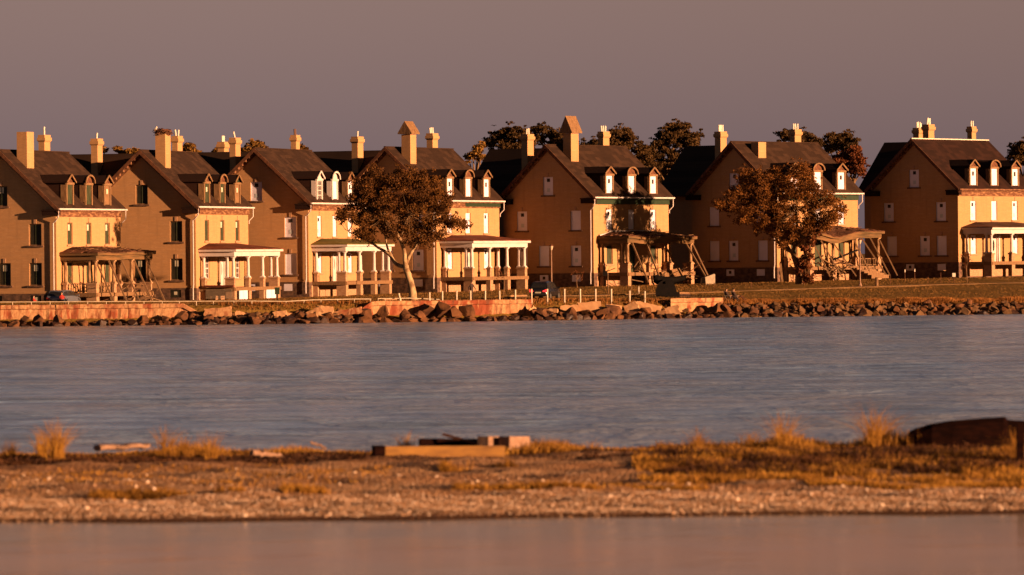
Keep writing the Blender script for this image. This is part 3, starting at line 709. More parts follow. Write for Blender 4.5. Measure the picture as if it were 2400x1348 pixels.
    ls = o.get('lstyle', ['vented', 'white', 'vented', 'vented', 'vented'])
    for k, (c, q0, q1, w) in enumerate(lwin): window(H, L, c, q0, q1, w, ls[k])
    # door
    dm = 'white' if o['porch'] == 'white' else 'board_green'
    fr = MB(); fr.mbox(L, 6.75, 6.87, -.2, -.02, 1.03, 3.75); fr.mbox(L, 7.93, 8.05, -.2, -.02, 1.03, 3.75); fr.mbox(L, 6.87, 7.93, -.2, -.02, 3.5, 3.75)
    Dr = fr.build('door', dm, H); MB().mbox(L, 6.87, 7.93, -.19, -.13, 1.03, 3.5).build('door_leaf', dm, Dr)
    if o['porch'] == 'white':
        ov = MB(); ov.add([L(7.4 + math.cos(k * math.pi / 8) * .2, -.125, 2.7 + math.sin(k * math.pi / 8) * .6) for k in range(16)], [tuple(range(16))]); ov.build('pane', 'glass', Dr)
        mb = MB(); mb.mbox(L, 6.45, 6.745, .003, .12, 1.03, 3.75); mb.mbox(L, 8.055, 8.35, .003, .12, 1.03, 3.75); mb.build('door_pilaster', dm, Dr)
    for k, v in enumerate(lv): dormer(H, v, k == 1, o['dst'][k], o['dlook'][k])
    for c in o['chim']: chimney(H, *c[0], **c[1])
    P = porch(H, o['porch'], o['proof'], sag=o.get('sag'), braces=o.get('braces', ()), seed=i * 7 + 3)
    H['_p'] = 0; del H['_p']
    return H, P

def ch(x, y, sx_, sy_, z0, z1, mat='brick', **k): return ((x, y, sx_, sy_, EV + z0, EV + z1, mat), k)
fl = lambda *a: [(0, dy, h, ln) for dy, h, ln in a]
br1 = [(3.2, 1.4 + k * 2.95, 4.0, 5.0, 1.7 + k * 2.95, -.1) for k in range(5)]
br5 = [(3.4, 1.9, 4.0, 5.1, 2.2, .0), (3.3, 4.8, 4.0, 5.0, 4.9, .0), (3.3, 8.2, 4.0, 5.6, 8.6, .0), (3.3, 12.6, 4.0, 5.8, 12.9, .0), (3.3, 14.0, 3.9, 4.6, 15.4, .0)]
br6 = [(3.3, 1.4, 3.9, 4.8, 2.6, 0), (3.4, 3.0, 3.7, 5.0, 4.4, 0), (3.4, 5.2, 3.5, 5.3, 6.6, 0), (3.4, 8.8, 4.0, 4.8, 10.2, 0), (3.3, 10.4, 4.1, 5.6, 11.8, 0), (3.4, 11.9, 4.1, 5.2, 13.0, 0), (3.3, 13.6, 4.1, 4.9, 14.8, 0)]
def sag6(x, y): return -.55 * math.exp(-((y - 5.6) / 2.4) ** 2) * max(x, 0) / 3.5 + .02 * math.sin(y * 2)
def sag5(x, y): return .07 * math.sin(y * .8 + .5) * x / 3.5 + .03 * math.sin(y * 3.3)
def sag1(x, y): return (.03 * math.sin(y * .9) + .02 * y / 3) * x / 3.5
G25 = ['greenn', 'greenn', 'greenn', 'green', 'green']
W25 = ['vented', 'white', 'vented', 'vented', 'vented']
H1, P1 = house(0, 'brick house at the left edge with dark boarded windows and a sagging braced porch', dict(ws='dark', porch='ruin', proof='roof_brown', lstyle=G25, dst=['green', 'green', 'woodn'], dlook=['wood', 'wood', 'wood'], g2=(2.05,), g1=(2.05, 5.1), braces=br1, sag=sag1,
    gstyle={1: 'dark'}, chim=[ch(-4.05, 2.5, 1.0, 1.55, 3.2, 7.0, corbel=False), ch(-6.5, 12.3, .60, 1.3, 3.3, 6.95, flues=fl((0, .75, 0)))]))
H2, P2 = house(1, 'brick house with a bird nest on its chimney and lattice under its white porch', dict(ws='dark', porch='white', proof='roof_red', lstyle=['green', 'greenn', 'greenn', 'sash', 'sash'], dst=['greenn', 'greenn', 'woodn'], dlook=['wood', 'wood', 'green'], g2=(1.95,), g1=(1.95, 5.6),
    gstyle={0: 'dark', 1: 'dark'}, chim=[ch(-4.05, 2.35, 1.0, 1.45, 3.1, 6.9, corbel=False), ch(-6.5, 12.9, .58, 1.35, 3.3, 6.95, flues=fl((-.3, .6, -.25), (.3, .6, .1))), ch(-12.9, 8.0, .66, 1.35, 2.6, 6.7, flues=fl((0, .55, .1)))]))
H3, P3 = house(2, 'brick house with a mossy green porch roof and two freshly painted white dormers', dict(ws='white', porch='white', proof='roof_green', lstyle=W25, dst=['sash', 'white', 'vented'], dlook=['white', 'white', 'wood'], g2=(1.85,), g1=(1.85,),
    gstyle={2: 'white'}, chim=[ch(-6.4, 13.6, .55, 1.05, 3.5, 6.9, flues=fl((-.15, .6, -.1), (.15, .62, -.1)), flue_mat='flue_dark'), ch(-10.6, 7.9, .62, 1.35, 2.6, 6.6, flues=fl((0, .6, -.35))), ch(-13.4, 11.8, .7, 1.25, 2.9, 6.3, flues=fl((-.25, .6, 0), (0, .62, 0), (.25, .6, 0)))]))
H4, P4 = house(3, 'brick house behind the big tree with a gabled wooden cover on its front chimney', dict(ws='white', porch='white', proof='roof_red', brick='brick_b', frieze2='green', lstyle=W25, dst=['vented', 'white', 'vented'], dlook=['wood'] * 3, g2=(2.05, 8.15), g1=(2.05, 5.4),
    gstyle={3: 'vented', 4: 'white'}, chim=[ch(-4.0, 2.2, .98, 1.35, 3.1, 6.6, cap=1.3, corbel=False), ch(-6.5, 12.8, .68, 1.22, 3.3, 6.95, flues=fl((-.4, .55, -.2), (-.1, .6, -.15), (.2, .6, -.1))), ch(-12.6, 8.0, .68, 1.28, 2.6, 6.65, flues=fl((0, .55, .12)))]))
H5, P5 = house(4, 'brick house with green frieze, tall gabled chimney cover and ruined porch propped by timbers', dict(ws='white', porch='ruin', proof='roof_brown', brick='brick_b', frieze='green', sag=sag5, lstyle=['vented', 'white', 'vented', 'green', 'green'], dst=['vented', 'white', 'vented'], dlook=['wood'] * 3,
    gstyle={1: 'white', 4: 'white'}, braces=br5, chim=[ch(-4.0, 2.3, .95, 1.45, 3.0, 6.5, cap=1.75, corbel=False, mat='brick_b'), ch(-6.4, 12.6, .62, 1.2, 3.3, 6.9, mat='brick_b', flues=fl((-.35, .6, -.15), (0, .6, -.1), (.35, .6, 0))), ch(-12.8, 8.0, .74, 1.2, 2.6, 6.7, mat='brick_b', flues=fl((-.2, .55, .1), (.25, .6, -.05)))]))
H6, P6 = house(5, 'brick house behind the right tree with a collapsing porch and a short chimney stub', dict(ws='white', porch='ruin', proof='roof_brown', brick='brick_c', frieze='green', sag=sag6, lstyle=['vented', 'white', 'vented', 'green', 'green'], dst=['vented', 'white', 'vented'], dlook=['wood'] * 3,
    g2=(7.9, 2.05), g1=(1.8, 5.5, 7.9), gstyle={1: 'white', 3: 'white', 5: 'white'}, braces=br6, chim=[ch(-3.95, 2.5, .9, 1.35, 3.3, 5.3, corbel=False, mat='brick_b'), ch(-6.4, 12.7, .66, 1.15, 3.3, 6.8, mat='brick_b', flues=fl((-.35, .6, 0), (.05, .6, -.12), (.4, .6, 0))), ch(-12.7, 8.0, .74, 1.1, 2.6, 6.65, mat='brick_b', flues=fl((-.3, .7, 0), (-.1, .7, 0), (.15, .7, -.05), (.4, .7, -.05)))]))
H7, P7 = house(6, 'brick house at the right edge with a pale ridge line and intact white porch', dict(ws='white', porch='white', proof='roof_brown', brick='brick_c', roof='roof_dark', wing=14.6, pale_ridge=True, pipe=False, gutter='frieze', lstyle=W25, dst=['vented', 'white', 'vented'], dlook=['wood'] * 3, g1=(2.05, 4.1, 8.15),
    gstyle={3: 'white', 5: 'white'}, chim=[ch(-6.5, 4.9, .72, 1.15, 3.3, 6.95, mat='brick_b', flues=fl((-.3, .7, .2), (.05, .65, 0), (.3, .65, 0))), ch(-6.4, 13.6, .58, .85, 3.3, 6.85, mat='brick_b', flues=fl((-.1, .6, 0), (.3, .6, 0))), ch(-9.6, 8.0, .70, 1.15, 2.6, 6.7, mat='brick_b', flues=fl((-.35, .6, 0), (-.05, .65, -.1), (.25, .6, 0), (.45, .5, 0)))]))

# --- extras on particular porches
def rail(P, x0, y0, x1, y1, z0, z1, n, mat, gap=.0):
    R_ = MB(); R_.beam((x0, y0, z1), (x1, y1, z1), .08, .07); R_.beam((x0, y0, z0), (x1, y1, z0), .07, .06); B = R_.build('balustrade', mat, P)
    return B
def balusters(P, x0, y0, x1, y1, z0, z1, n, mat):
    mb = MB(); mb.beam((x0, y0, z1), (x1, y1, z1), .09, .08); mb.beam((x0, y0, z0), (x1, y1, z0), .08, .07)
    for k in range(n):
        f = (k + .5) / n; x, y = x0 + (x1 - x0) * f, y0 + (y1 - y0) * f; mb.beam((x, y, z0), (x, y, z1), .06, .06)
    return mb.build('balustrade', mat, P)
balusters(P1, .8, 1.2, 2.7, 1.2, 1.15, 1.85, 9, 'wood')
for k in range(9): MB().beam((3.3, 2.1 + k * .34, 1.05), (3.3, 2.12 + k * .34 + rnd.uniform(-.1, .1), 1.95), .07, .07).build('baluster', 'peel_pale' if k % 2 else 'peel', P1)
debris(P1, (2.6, 4.4, 5.5, 13.5, .3, 1.8), 26, 4); debris(P1, (.8, 3.6, 1.2, 5.0, .9, 1.5), 12, 5)
mb = MB()
for k in range(30):
    a_ = .72 + k * .0885; mb.beam((a_, .70, .02), (a_, .70, .86), .035, .03)
mb.box(.7, 3.45, .66, .74, .0, .06); lat = mb.build('lattice_skirt', 'metal_grey', P2)
MB().box(.6, 3.5, .45, .84, 1.04, 1.24).build('awning', 'roof_red', P2)
for ya, yb in ((1.9, 2.9), (2.95, 4.2), (9.6, 11.0), (11.05, 12.3)): MB().box(3.56, 3.62, ya, yb, -.2, .72).build('skirt_board', 'board', P2)
debris(P5, (3.5, 5.0, 3.0, 12.5, .0, .8), 22, 8); debris(P5, (1.0, 3.4, 1.2, 12, 1.05, 1.6), 16, 9)
MB().beam((4.3, 6.6, .35), (4.0, 10.8, .75), 1.5, .12, up=(1, 0, .6)).build('fallen_panel', 'wood', P5)
debris(P6, (3.2, 5.0, 3.0, 9.0, .0, 1.4), 30, 11); debris(P6, (1.0, 3.4, 1.2, 12, 1.05, 1.9), 16, 12)
MB().beam((3.7, 2.2, 2.0), (4.6, 5.6, .4), .22, .12).build('fallen_beam', 'peel', P6)
MB().beam((3.9, 4.4, 1.7), (3.9, 8.9, 2.7), .2, .14).build('fallen_beam', 'iron', P6)
balusters(P6, 3.3, 9.6, 3.3, 13.2, 1.15, 1.80, 12, 'wood')
# white torn roofing edge on the fifth house's porch
mb = MB()
for k in range(16):
    y = .9 + k * .62; z = 5.12 * 1 + .10 if 2.4 < y < 11 else 4.75 + .14 * max(0, y - .7); z = min(z, 5.22)
    mb.beam((.12, y, z + rnd.uniform(-.02, .02)), (.12, y + .60, min(z + (.1 if y < 3 else 0), 5.22)), .22, .16)
mb.build('torn_flashing', 'white', P5)
# nest on the second house
def place(H, x, y, z):
    """world position of a point in a house's frame"""
    c, s = math.cos(H.rotation_euler.z), math.sin(H.rotation_euler.z); return Vector((H.location.x + x * c - y * s, H.location.y + x * s + y * c, H.location.z + z))
# ------------------------------------------------------------------ trees
def leaf_cloud(centres, radii, n_per, size, seed, flat_=.75):
    rg = np.random.default_rng(seed); C = []; 
    for c, r_, n in zip(centres, radii, n_per):
        d = rg.normal(size=(n, 3)); d /= np.linalg.norm(d, axis=1)[:, None]; d *= (rg.random((n, 1)) ** .62) * r_ * 1.15; d[:, 2] *= flat_
        C.append(np.array(c) + d)
    C = np.concatenate(C); n = len(C)
    a = rg.normal(size=(n, 3)); a /= np.linalg.norm(a, axis=1)[:, None]; b = np.cross(a, rg.normal(size=(n, 3))); b /= np.linalg.norm(b, axis=1)[:, None]
    s = size * (.6 + .8 * rg.random((n, 1))); a = a * s; b = b * s * .62
    V = np.stack([C - a, C + b, C + a, C - b], 1).reshape(-1, 3); F = np.arange(n * 4).reshape(-1, 4); return V, F
def tree(name, label, base, lobes, d, mat, limbs=None, bark='bark_dark', depth=3.0, size=.17, dens=150, sub=9, seed=1, group=None, trunk_r=.28, subr=.62, cat='tree', flat_=.75):
    """lobes: (px, py, radius px) foliage masses around distance d; they become real clumps spread in depth"""
    T = empty(name, base); tag(T, label, cat, group); ORG[T.name] = np.array(base, float)
    rg = random.Random(seed); cs, rs, ns = [], [], []; s = FPX / d; lc = []
    for (px, py, rp) in lobes:
        c = at_d(px, py, d); r_ = rp / s; lc.append((c, r_)); 
        k = max(4, int(sub * (r_ / 1.6) ** 1.8))
        for _ in range(k):
            an = rg.uniform(0, 6.283); ph = math.acos(rg.uniform(-1, 1)); q = rg.uniform(.35, 1) ** .6 * max(r_ - subr * .45, .2)
            off = Vector((math.sin(ph) * math.cos(an) * q, 0, math.cos(ph) * q)); off.y = rg.uniform(-1, 1) * depth * max(.25, 1 - (off.length / max(r_, .1)) ** 2 * .6)
            cc = c + off; sr = subr * rg.uniform(.55, 1.15); cs.append(tuple(cc)); rs.append(sr); ns.append(int(dens * (sr / subr) ** 2))
    for c, r_ in lc:      # loose sprays beyond the masses
        for _ in range(5):
            an = rg.uniform(0, 6.283); q = r_ * rg.uniform(.95, 1.25); cs.append(tuple(c + Vector((math.cos(an) * q, rg.uniform(-.5, .5) * depth, math.sin(an) * q)))); rs.append(subr * rg.uniform(.35, .6)); ns.append(int(dens * .16))
    V, F = leaf_cloud(cs, rs, ns, size, seed, flat_); V -= ORG[T.name]
    cr_ = bigmesh('crown', V, F, mat, parent=T)
    mb = MB()
    if limbs is None:
        b0 = Vector(base); top = min(lc, key=lambda q: q[0].z)[0]; f = b0.lerp(Vector((sum(q[0].x for q in lc) / len(lc), b0.y, top.z)), .8)
        mb.tube([b0 - Vector((0, 0, .4)), b0.lerp(f, .5) + Vector((rg.uniform(-.2, .2), 0, 0)), f], [trunk_r * 1.2, trunk_r, trunk_r * .8], 8)
        for c, r_ in lc:
            m_ = f.lerp(c, .5) + Vector((rg.uniform(-.3, .3), rg.uniform(-.5, .5), -.2)); mb.tube([f, m_, c], [trunk_r * .45, trunk_r * .3, .04], 6, cap=False)
        tr_ = mb.build('trunk', bark, T, smooth=True)
    else:
        for li, L_ in enumerate(limbs):
            pts = [at_d(x, y, d + dd) for x, y, dd, r_ in L_]; rr_ = [r_ for x, y, dd, r_ in L_]
            if li == 0: pts[0].z -= .5
            # smooth by midpoints
            P_, R__ = [pts[0]], [rr_[0]]
            for i in range(len(pts) - 1):
                for q in (.33, .66, 1.0):
                    P_.append(pts[i].lerp(pts[i + 1], q) + (Vector((rg.uniform(-.04, .04), rg.uniform(-.05, .05), rg.uniform(-.03, .03))) if q < 1 else Vector())); R__.append(rr_[i] * (1 - q) + rr_[i + 1] * q)
            mb = MB(); mb.tube(P_, R__, 9, cap=(li == 0)); o = mb.build('trunk' if li == 0 else 'limb', bark, T, smooth=True)
        # twigs from limb ends to clumps
        tw = MB(); ends = [at_d(*L_[-1][:2], d + L_[-1][2]) for L_ in limbs[1:]]
        for c in cs[::2]:
            c = Vector(c); e = min(ends, key=lambda q: (q - c).length)
            if .8 < (e - c).length < 2.4:
                m_ = e.lerp(c, .5) + Vector((0, 0, -.15)); tw.tube([e, m_, c], [.03, .02, .008], 4, cap=False)
        tw.build('twig', 'bark_dark', T)['kind'] = 'stuff'
    return T
d1 = 471.5
z3 = lambda x, y, dd, r_: (780 + x / 2.544, 250 + y / 2.544, dd, r_)
t1l = [[(969, 701, 0, .42), (965, 675, 0, .33), (958, 650, 0, .30), (951, 628, 0, .28)],
       [(951, 628, 0, .27), z3(432, 935, -.2, .20), z3(426, 860, -.5, .17), z3(400, 790, -.8, .15), z3(372, 735, -1.2, .10), z3(300, 655, -1.8, .05)],
       [z3(436, 960, 0, .20), z3(380, 940, .4, .17), z3(335, 880, .8, .15), z3(240, 818, 1.4, .11), z3(170, 785, 1.8, .07), z3(95, 745, 2, .03)],
       [z3(352, 900, .7, .13), z3(325, 840, 1.0, .10), z3(312, 770, 1.2, .08), z3(255, 700, 1.6, .04)],
       [z3(436, 940, 0, .18), z3(462, 880, .6, .14), z3(500, 820, 1.0, .12), z3(535, 765, 1.4, .09), z3(560, 690, 1.8, .05)],
       [z3(500, 820, 1.0, .09), z3(560, 795, 1.2, .06), z3(640, 770, 1.5, .03)],
       [z3(408, 770, -.8, .10), z3(428, 700, -1.5, .08), z3(455, 640, -2, .04)]]
lob1 = [(852, 432, 34), (880, 412, 26), (905, 440, 34), (942, 424, 34), (975, 418, 28), (1005, 438, 34), (1035, 470, 30), (880, 478, 38), (930, 475, 38), (985, 480, 40), (1030, 505, 32), (840, 470, 30), (818, 500, 26), (798, 505, 16), (850, 515, 30),
        (905, 522, 30), (955, 530, 34), (1005, 535, 30), (1060, 520, 22), (1085, 528, 15), (845, 550, 17), (870, 560, 13), (1000, 562, 20), (1030, 556, 15), (960, 566, 14), (925, 548, 16), (865, 530, 22)]
b1 = gp(969, d1)
tree('broad_tree', 'large spreading tree with a pale forked trunk rising behind the sea wall', tuple(b1), lob1, d1, 'leaf', t1l, 'bark', depth=2.8, size=.088, dens=112, sub=42, seed=5, group=None, subr=.52)
d2 = 524.0
z5 = lambda x, y, dd, r_: (1540 + x / 2.544, 250 + y / 2.544, dd, r_)
t2l = [[(1874, 668, 0, .42), z5(840, 960, 0, .34), z5(818, 895, 0, .30), z5(808, 868, 0, .28)],
       [z5(808, 868, 0, .22), z5(760, 842, .3, .17), z5(715, 800, .6, .15), z5(690, 750, 1.0, .12), z5(640, 690, 1.4, .07), z5(560, 640, 1.6, .04)],
       [z5(805, 868, 0, .20), z5(830, 800, -.5, .17), z5(852, 745, -.8, .14), z5(835, 700, -1.2, .10), z5(800, 640, -1.6, .05)],
       [z5(850, 750, -.8, .10), z5(890, 715, -1, .08), z5(950, 660, -1.4, .05)],
       [z5(790, 850, .2, .16), z5(760, 800, .6, .12), z5(725, 765, 1, .09), z5(740, 690, 1.5, .05)],
       [z5(835, 820, -.3, .08), z5(880, 780, -.8, .06), z5(930, 760, -1, .04)]]
lob2 = [(1873, 400, 28), (1850, 425, 32), (1890, 430, 28), (1815, 410, 26), (1785, 425, 32), (1750, 415, 26), (1735, 445, 28), (1712, 455, 15), (1765, 465, 36), (1815, 465, 38), (1865, 470, 38), (1910, 455, 30), (1945, 470, 28), (1905, 500, 34), (1948, 508, 26), (1968, 490, 14),
        (1850, 515, 34), (1800, 505, 34), (1755, 500, 30), (1720, 485, 22), (1697, 482, 15), (1683, 478, 10), (1895, 535, 26), (1855, 548, 22), (1815, 540, 22), (1930, 530, 17), (1783, 532, 18), (1735, 515, 16), (1832, 570, 12)]
b2 = gp(1874, d2)
tree('broad_tree', 'rounded autumn tree with a red vine at its foot in front of the collapsing porch', tuple(b2), lob2, d2, 'leaf_warm', t2l, 'bark_dark', depth=3.6, size=.090, dens=112, sub=42, seed=9, subr=.52)
d_ = 523.0; bb = gp(1885, d_)
tree('climbing_shrub', 'rust red bushy vine growing up the foot of the right tree', tuple(bb), [(1883, 650, 16), (1890, 632, 16), (1880, 618, 13), (1893, 605, 12), (1872, 636, 10), (1896, 655, 10), (1888, 580, 12), (1905, 562, 12), (1912, 545, 9)], d_, 'leaf_rust', depth=.7, size=.11, dens=120, sub=16, seed=3, trunk_r=.07, subr=.35, cat='shrub')
BGO = 45
BG = [('leaf_dark', 560, [(1168, 318, 16), (1185, 308, 18), (1205, 305, 16), (1228, 312, 18), (1150, 328, 12), (1245, 326, 14), (1190, 335, 22), (1225, 340, 20)], 'dark umbrella topped tree behind the wing chimney left of the tall covered chimney'),
      ('leaf_dark', 570, [(1258, 300, 12), (1275, 298, 12), (1290, 312, 14), (1310, 315, 14), (1265, 320, 12), (1300, 330, 16), (1335, 330, 12)], 'dark flat topped tree rising just left of the tall covered chimney'),
      ('leaf_gold', 540, [(1108, 356, 12), (1120, 345, 10), (1130, 335, 7), (1098, 365, 10), (1125, 365, 14)], 'golden leaved tree top between the fourth and fifth roofs'),
      ('leaf_dark', 565, [(1445, 308, 14), (1462, 305, 14), (1480, 315, 13), (1440, 325, 16), (1470, 332, 18), (1500, 340, 18), (1425, 330, 12), (1510, 365, 22), (1530, 395, 20)], 'dark tree with a rounded top just right of the three flued chimney'),
      ('leaf_dark', 575, [(1560, 305, 16), (1580, 296, 16), (1600, 300, 18), (1625, 312, 16), (1545, 318, 14), (1580, 325, 24), (1615, 335, 22), (1550, 345, 24), (1575, 370, 26), (1525, 355, 18), (1545, 395, 22)], 'tallest dark broad tree in the gap between the fifth and sixth houses'),
      ('leaf_dark', 570, [(1835, 315, 12), (1850, 310, 14), (1880, 315, 14), (1900, 320, 12), (1870, 325, 14), (1915, 330, 12)], 'dark tree top behind the rear chimney of the sixth house'),
      ('leaf_dark', 560, [(1950, 322, 12), (1965, 315, 12), (1985, 320, 14), (2000, 328, 10), (1965, 335, 18), (1990, 340, 14), (1945, 345, 12)], 'dark tree top standing over the right end of the sixth roof'),
      ('leaf_rust', 550, [(1980, 365, 16), (2000, 358, 14), (2012, 372, 14), (1995, 390, 18), (2018, 395, 14), (2005, 345, 8), (1965, 372, 12)], 'rusty orange tree in the gap left of the last house'),
      ('leaf_dark', 560, [(2385, 345, 14), (2400, 338, 16), (2420, 345, 20), (2380, 362, 14), (2405, 365, 20)], 'dark tree cut by the right edge behind the last roof'),
      ('leaf_gold', 540, [(443, 335, 9), (436, 345, 10), (450, 345, 9), (426, 350, 8), (458, 355, 7)], 'golden tree top just right of the two flued chimney by the nest'),
      ('leaf_gold', 545, [(592, 332, 8), (605, 336, 10), (580, 345, 9), (615, 345, 10), (598, 348, 9), (567, 348, 6)], 'golden tree top over the apex of the third gable'),
      ('leaf_gold', 540, [(702, 341, 7), (710, 348, 7), (697, 350, 6)], 'small golden tree top right of the dark flued chimney'),
      ('leaf_gold', 545, [(512, 346, 6), (518, 352, 8), (508, 356, 8)], 'small golden tree top between two chimneys of the third roof'),
      ('leaf_gold', 545, [(232, 348, 6), (240, 346, 5), (277, 345, 5), (287, 350, 6), (318, 350, 7), (305, 352, 5)], 'thin golden tree top showing over the left wing roof'),
      ('leaf_dark', 620, [(1330, 350, 26), (1390, 345, 24), (1450, 360, 26), (1500, 380, 26), (1550, 400, 30), (1600, 390, 30), (1530, 420, 26)], 'dark tree mass low behind the fifth and sixth houses')]
for k, (mat, d, lobes, lab) in enumerate(BG):
    cx_ = sum(l[0] for l in lobes) / len(lobes); d += BGO; lobes = [(a, b + 5, c * (.85 if mat == 'leaf_gold' else 1.2)) for a, b, c in lobes]; b_ = gp(cx_, d)
    tree('far_tree', lab, tuple(b_), lobes, d, mat, None, 'bark_dark', depth=2.6, size=.15, dens=110, sub=34, seed=40 + k, group='trees behind the houses', trunk_r=.35, subr=.6, flat_=.5)
def sapling(px, d, top, seed, lab, leaves=True):
    b_ = gd(px, d) if d > 600 else gp(px, d); d = b_.y; T = empty('sapling', tuple(b_)); ORG[T.name] = np.array(b_); tag(T, lab, 'sapling'); rg = random.Random(seed)
    mb = MB(); h = (at_d(px, top, d).z - b_.z); mb.tube([b_, b_ + Vector((rg.uniform(-.1, .1), 0, h * .5)), b_ + Vector((rg.uniform(-.1, .1), 0, h))], [.04, .03, .012], 5)
    pts = []
    for k in range(9):
        z = h * rg.uniform(.45, .95); e = b_ + Vector((rg.uniform(-.6, .6), rg.uniform(-.4, .4), z + rg.uniform(.2, .5))); mb.tube([b_ + Vector((0, 0, z)), e], [.018, .006], 4, cap=False); pts.append(tuple(e))
    mb.build('stem', 'wood', T)
    V, F = leaf_cloud(pts, [.28] * len(pts), [14] * len(pts), .06, seed); V -= ORG[T.name]; bigmesh('foliage', V, F, 'leaf_rust', parent=T)
sapling(2267, 662, 600, 1, 'thin young tree in front of the last house'); sapling(1180, 695, 632, 2, 'thin sapling on the lawn left of the black car')
sapling(1353, 676, 644, 3, 'small bare sapling by the cellar of the fifth house')

# ------------------------------------------------------------------ sea wall
def sea_wall(x0, x1, ztop, label, seed, broken_r=False, broken_l=False):
    rg = random.Random(seed); Wl = None; x = x0; first = True
    T = empty('sea_wall', (0, 0, 0)); tag(T, label, 'sea wall', 'broken concrete sea wall'); 
    while x < x1 - .1:
        xe = min(x + rg.uniform(5.5, 7.5), x1); n = max(3, int((xe - x) / .3)); mb = MB()
        off = rg.uniform(-.05, .05)
        prof = None; rings = []
        for k in range(n + 1):
            X = x + .02 + (xe - x - .04) * k / n; Y = float(ys(X)) + 3.0 + off
            cut = 0
            if broken_r and x1 - X < 1.6: cut = (1.6 - (x1 - X)) * .55
            if broken_l and X - x0 < 1.0: cut = (1.0 - (X - x0)) * .7
            j = lambda s_: rg.uniform(-s_, s_)
            zt_ = ztop - cut + j(.02); rings.append([(X, Y + .6, -.4), (X, Y + .02 + j(.04), -.4), (X, Y + j(.05), .2), (X, Y + j(.05), .8), (X, Y + j(.04), zt_ - .42), (X, Y - .13 + j(.03), zt_ - .36), (X, Y - .15 + j(.03), zt_ - .04), (X, Y - .11, zt_), (X, Y + .6, zt_)])
        m_ = len(rings[0]); vs = [p for r_ in rings for p in r_]
        fs = [(a * m_ + b_, a * m_ + (b_ + 1) % m_, (a + 1) * m_ + (b_ + 1) % m_, (a + 1) * m_ + b_) for a in range(n) for b_ in range(m_)]
        fs += [tuple(range(m_)), tuple(reversed(range(n * m_, n * m_ + m_)))]
        mb.add(vs, fs).build('wall_section', 'concrete', T); x = xe
    return T
def Xat(px, py=735, z=1.0): return at_d(px, py, float(ys(at_z(px, 750).x)) + 3).x
sea_wall(-46, Xat(470), 1.87, 'long rust streaked sea wall under the pipe railing at the left', 1, broken_r=True)
sea_wall(Xat(845), Xat(1247), 1.86, 'middle piece of sea wall behind the big boulders below the tree', 2, broken_l=True)
sea_wall(Xat(1572), Xat(1696), 1.78, 'short pale piece of sea wall beside the two seated people', 3)

def slab(px0, py0, px1, py1, wid, th, tilt, seed, lab, mat='slab', dy=2.0, roll=0):
    tilt = min(tilt + .55, 1.35)
    rg = random.Random(seed); Y = float(ys(at_z((px0 + px1) / 2, 750).x)) + dy; p = at_d(px0, py0, Y); q = at_d(px1, py1, Y + rg.uniform(-.3, .3))
    d = (q - p); l = d.length; u_ = d.normalized(); n_ = Vector((0, -math.cos(tilt), -math.sin(tilt))); up = u_.cross(n_).normalized()
    if up.z < 0: up = -up
    n_ = up.cross(u_).normalized()
    if n_.y > 0: n_ = -n_
    mb = MB(); nx, ny = 7, 4; top = []; bot = []
    for i in range(nx + 1):
        for j in range(ny + 1):
            e = (rg.uniform(-.08, .08) if i in (0, nx) else 0); f_ = (rg.uniform(-.05, .08) if j in (0, ny) else 0)
            b_ = p + u_ * (l * i / nx + e) + n_ * (wid * j / ny + f_) + up * rg.uniform(-.015, .015); top.append(b_); bot.append(b_ - up * (th + rg.uniform(-.03, .03)) + u_ * rg.uniform(-.03, .03))
    w_ = ny + 1; o = len(top); fs = []
    for i in range(nx):
        for j in range(ny):
            a = i * w_ + j; fs += [(a, a + w_, a + w_ + 1, a + 1), (o + a, o + a + 1, o + a + w_ + 1, o + a + w_)]
    for i in range(nx):
        a = i * w_; fs.append((a, o + a, o + a + w_, a + w_)); a += ny; fs.append((a, a + w_, o + a + w_, o + a))
    for j in range(ny): fs.append((j, j + 1, o + j + 1, o + j)); a = nx * w_ + j; fs.append((a, o + a, o + a + 1, a + 1))
    mb.add(top + bot, fs); tag(mb.build('concrete_slab', mat), lab, 'concrete slab', 'broken concrete slabs on the shore')
S = [(478, 724, 541, 718, .9, .35, .7, 'concrete', 'rust striped slab leaning at the broken end of the left sea wall'), (555, 726, 577, 735, .6, .4, .9, 'slab', 'small pale broken slab below the railing with a dark boulder each side'),
     (622, 737, 690, 732, .8, .3, .8, 'concrete', 'white and rust striped slab lying under the railing'), (640, 730, 672, 727, .5, .3, .5, 'slab', 'small slab piece on top of the striped slab'), (716, 733, 752, 716, .7, .3, .7, 'concrete', 'rusty tilted slab rising to the flat pale slab'),
     (744, 716, 782, 719, 1.2, .25, .25, 'slab', 'flat pale slab lying above the railing bend'), (780, 730, 846, 718, .6, .35, .9, 'concrete', 'cracked rusty slab sloping up to the middle sea wall'),
     (1276, 726, 1306, 722, .9, .35, .7, 'slab', 'low tan slab first right of the middle sea wall'), (1312, 716, 1356, 714, 1.1, .4, .5, 'slab', 'pale slab third from the middle sea wall, below the black car'), (1354, 709, 1408, 706, 1.2, .35, .35, 'slab', 'long flat slab highest on the bank right of the black car'),
     (1422, 712, 1458, 716, .9, .35, .6, 'slab', 'pale slab behind the large round boulder'), (1462, 718, 1490, 705, .9, .4, .7, 'slab', 'rust stained slab tilted up to the right'), (1492, 704, 1552, 718, .9, .45, .7, 'slab', 'longest pale slab sloping down to the right'), (1557, 722, 1590, 714, .9, .4, .6, 'slab', 'rounded pale slab touching the short sea wall'),
     (1250, 715, 1268, 732, .6, .3, .9, 'slab', 'curved broken slab at the end of the middle sea wall'), (1598, 727, 1610, 720, .3, .2, .8, 'rock_tan', 'pointed tan stone leaning on the short sea wall')]
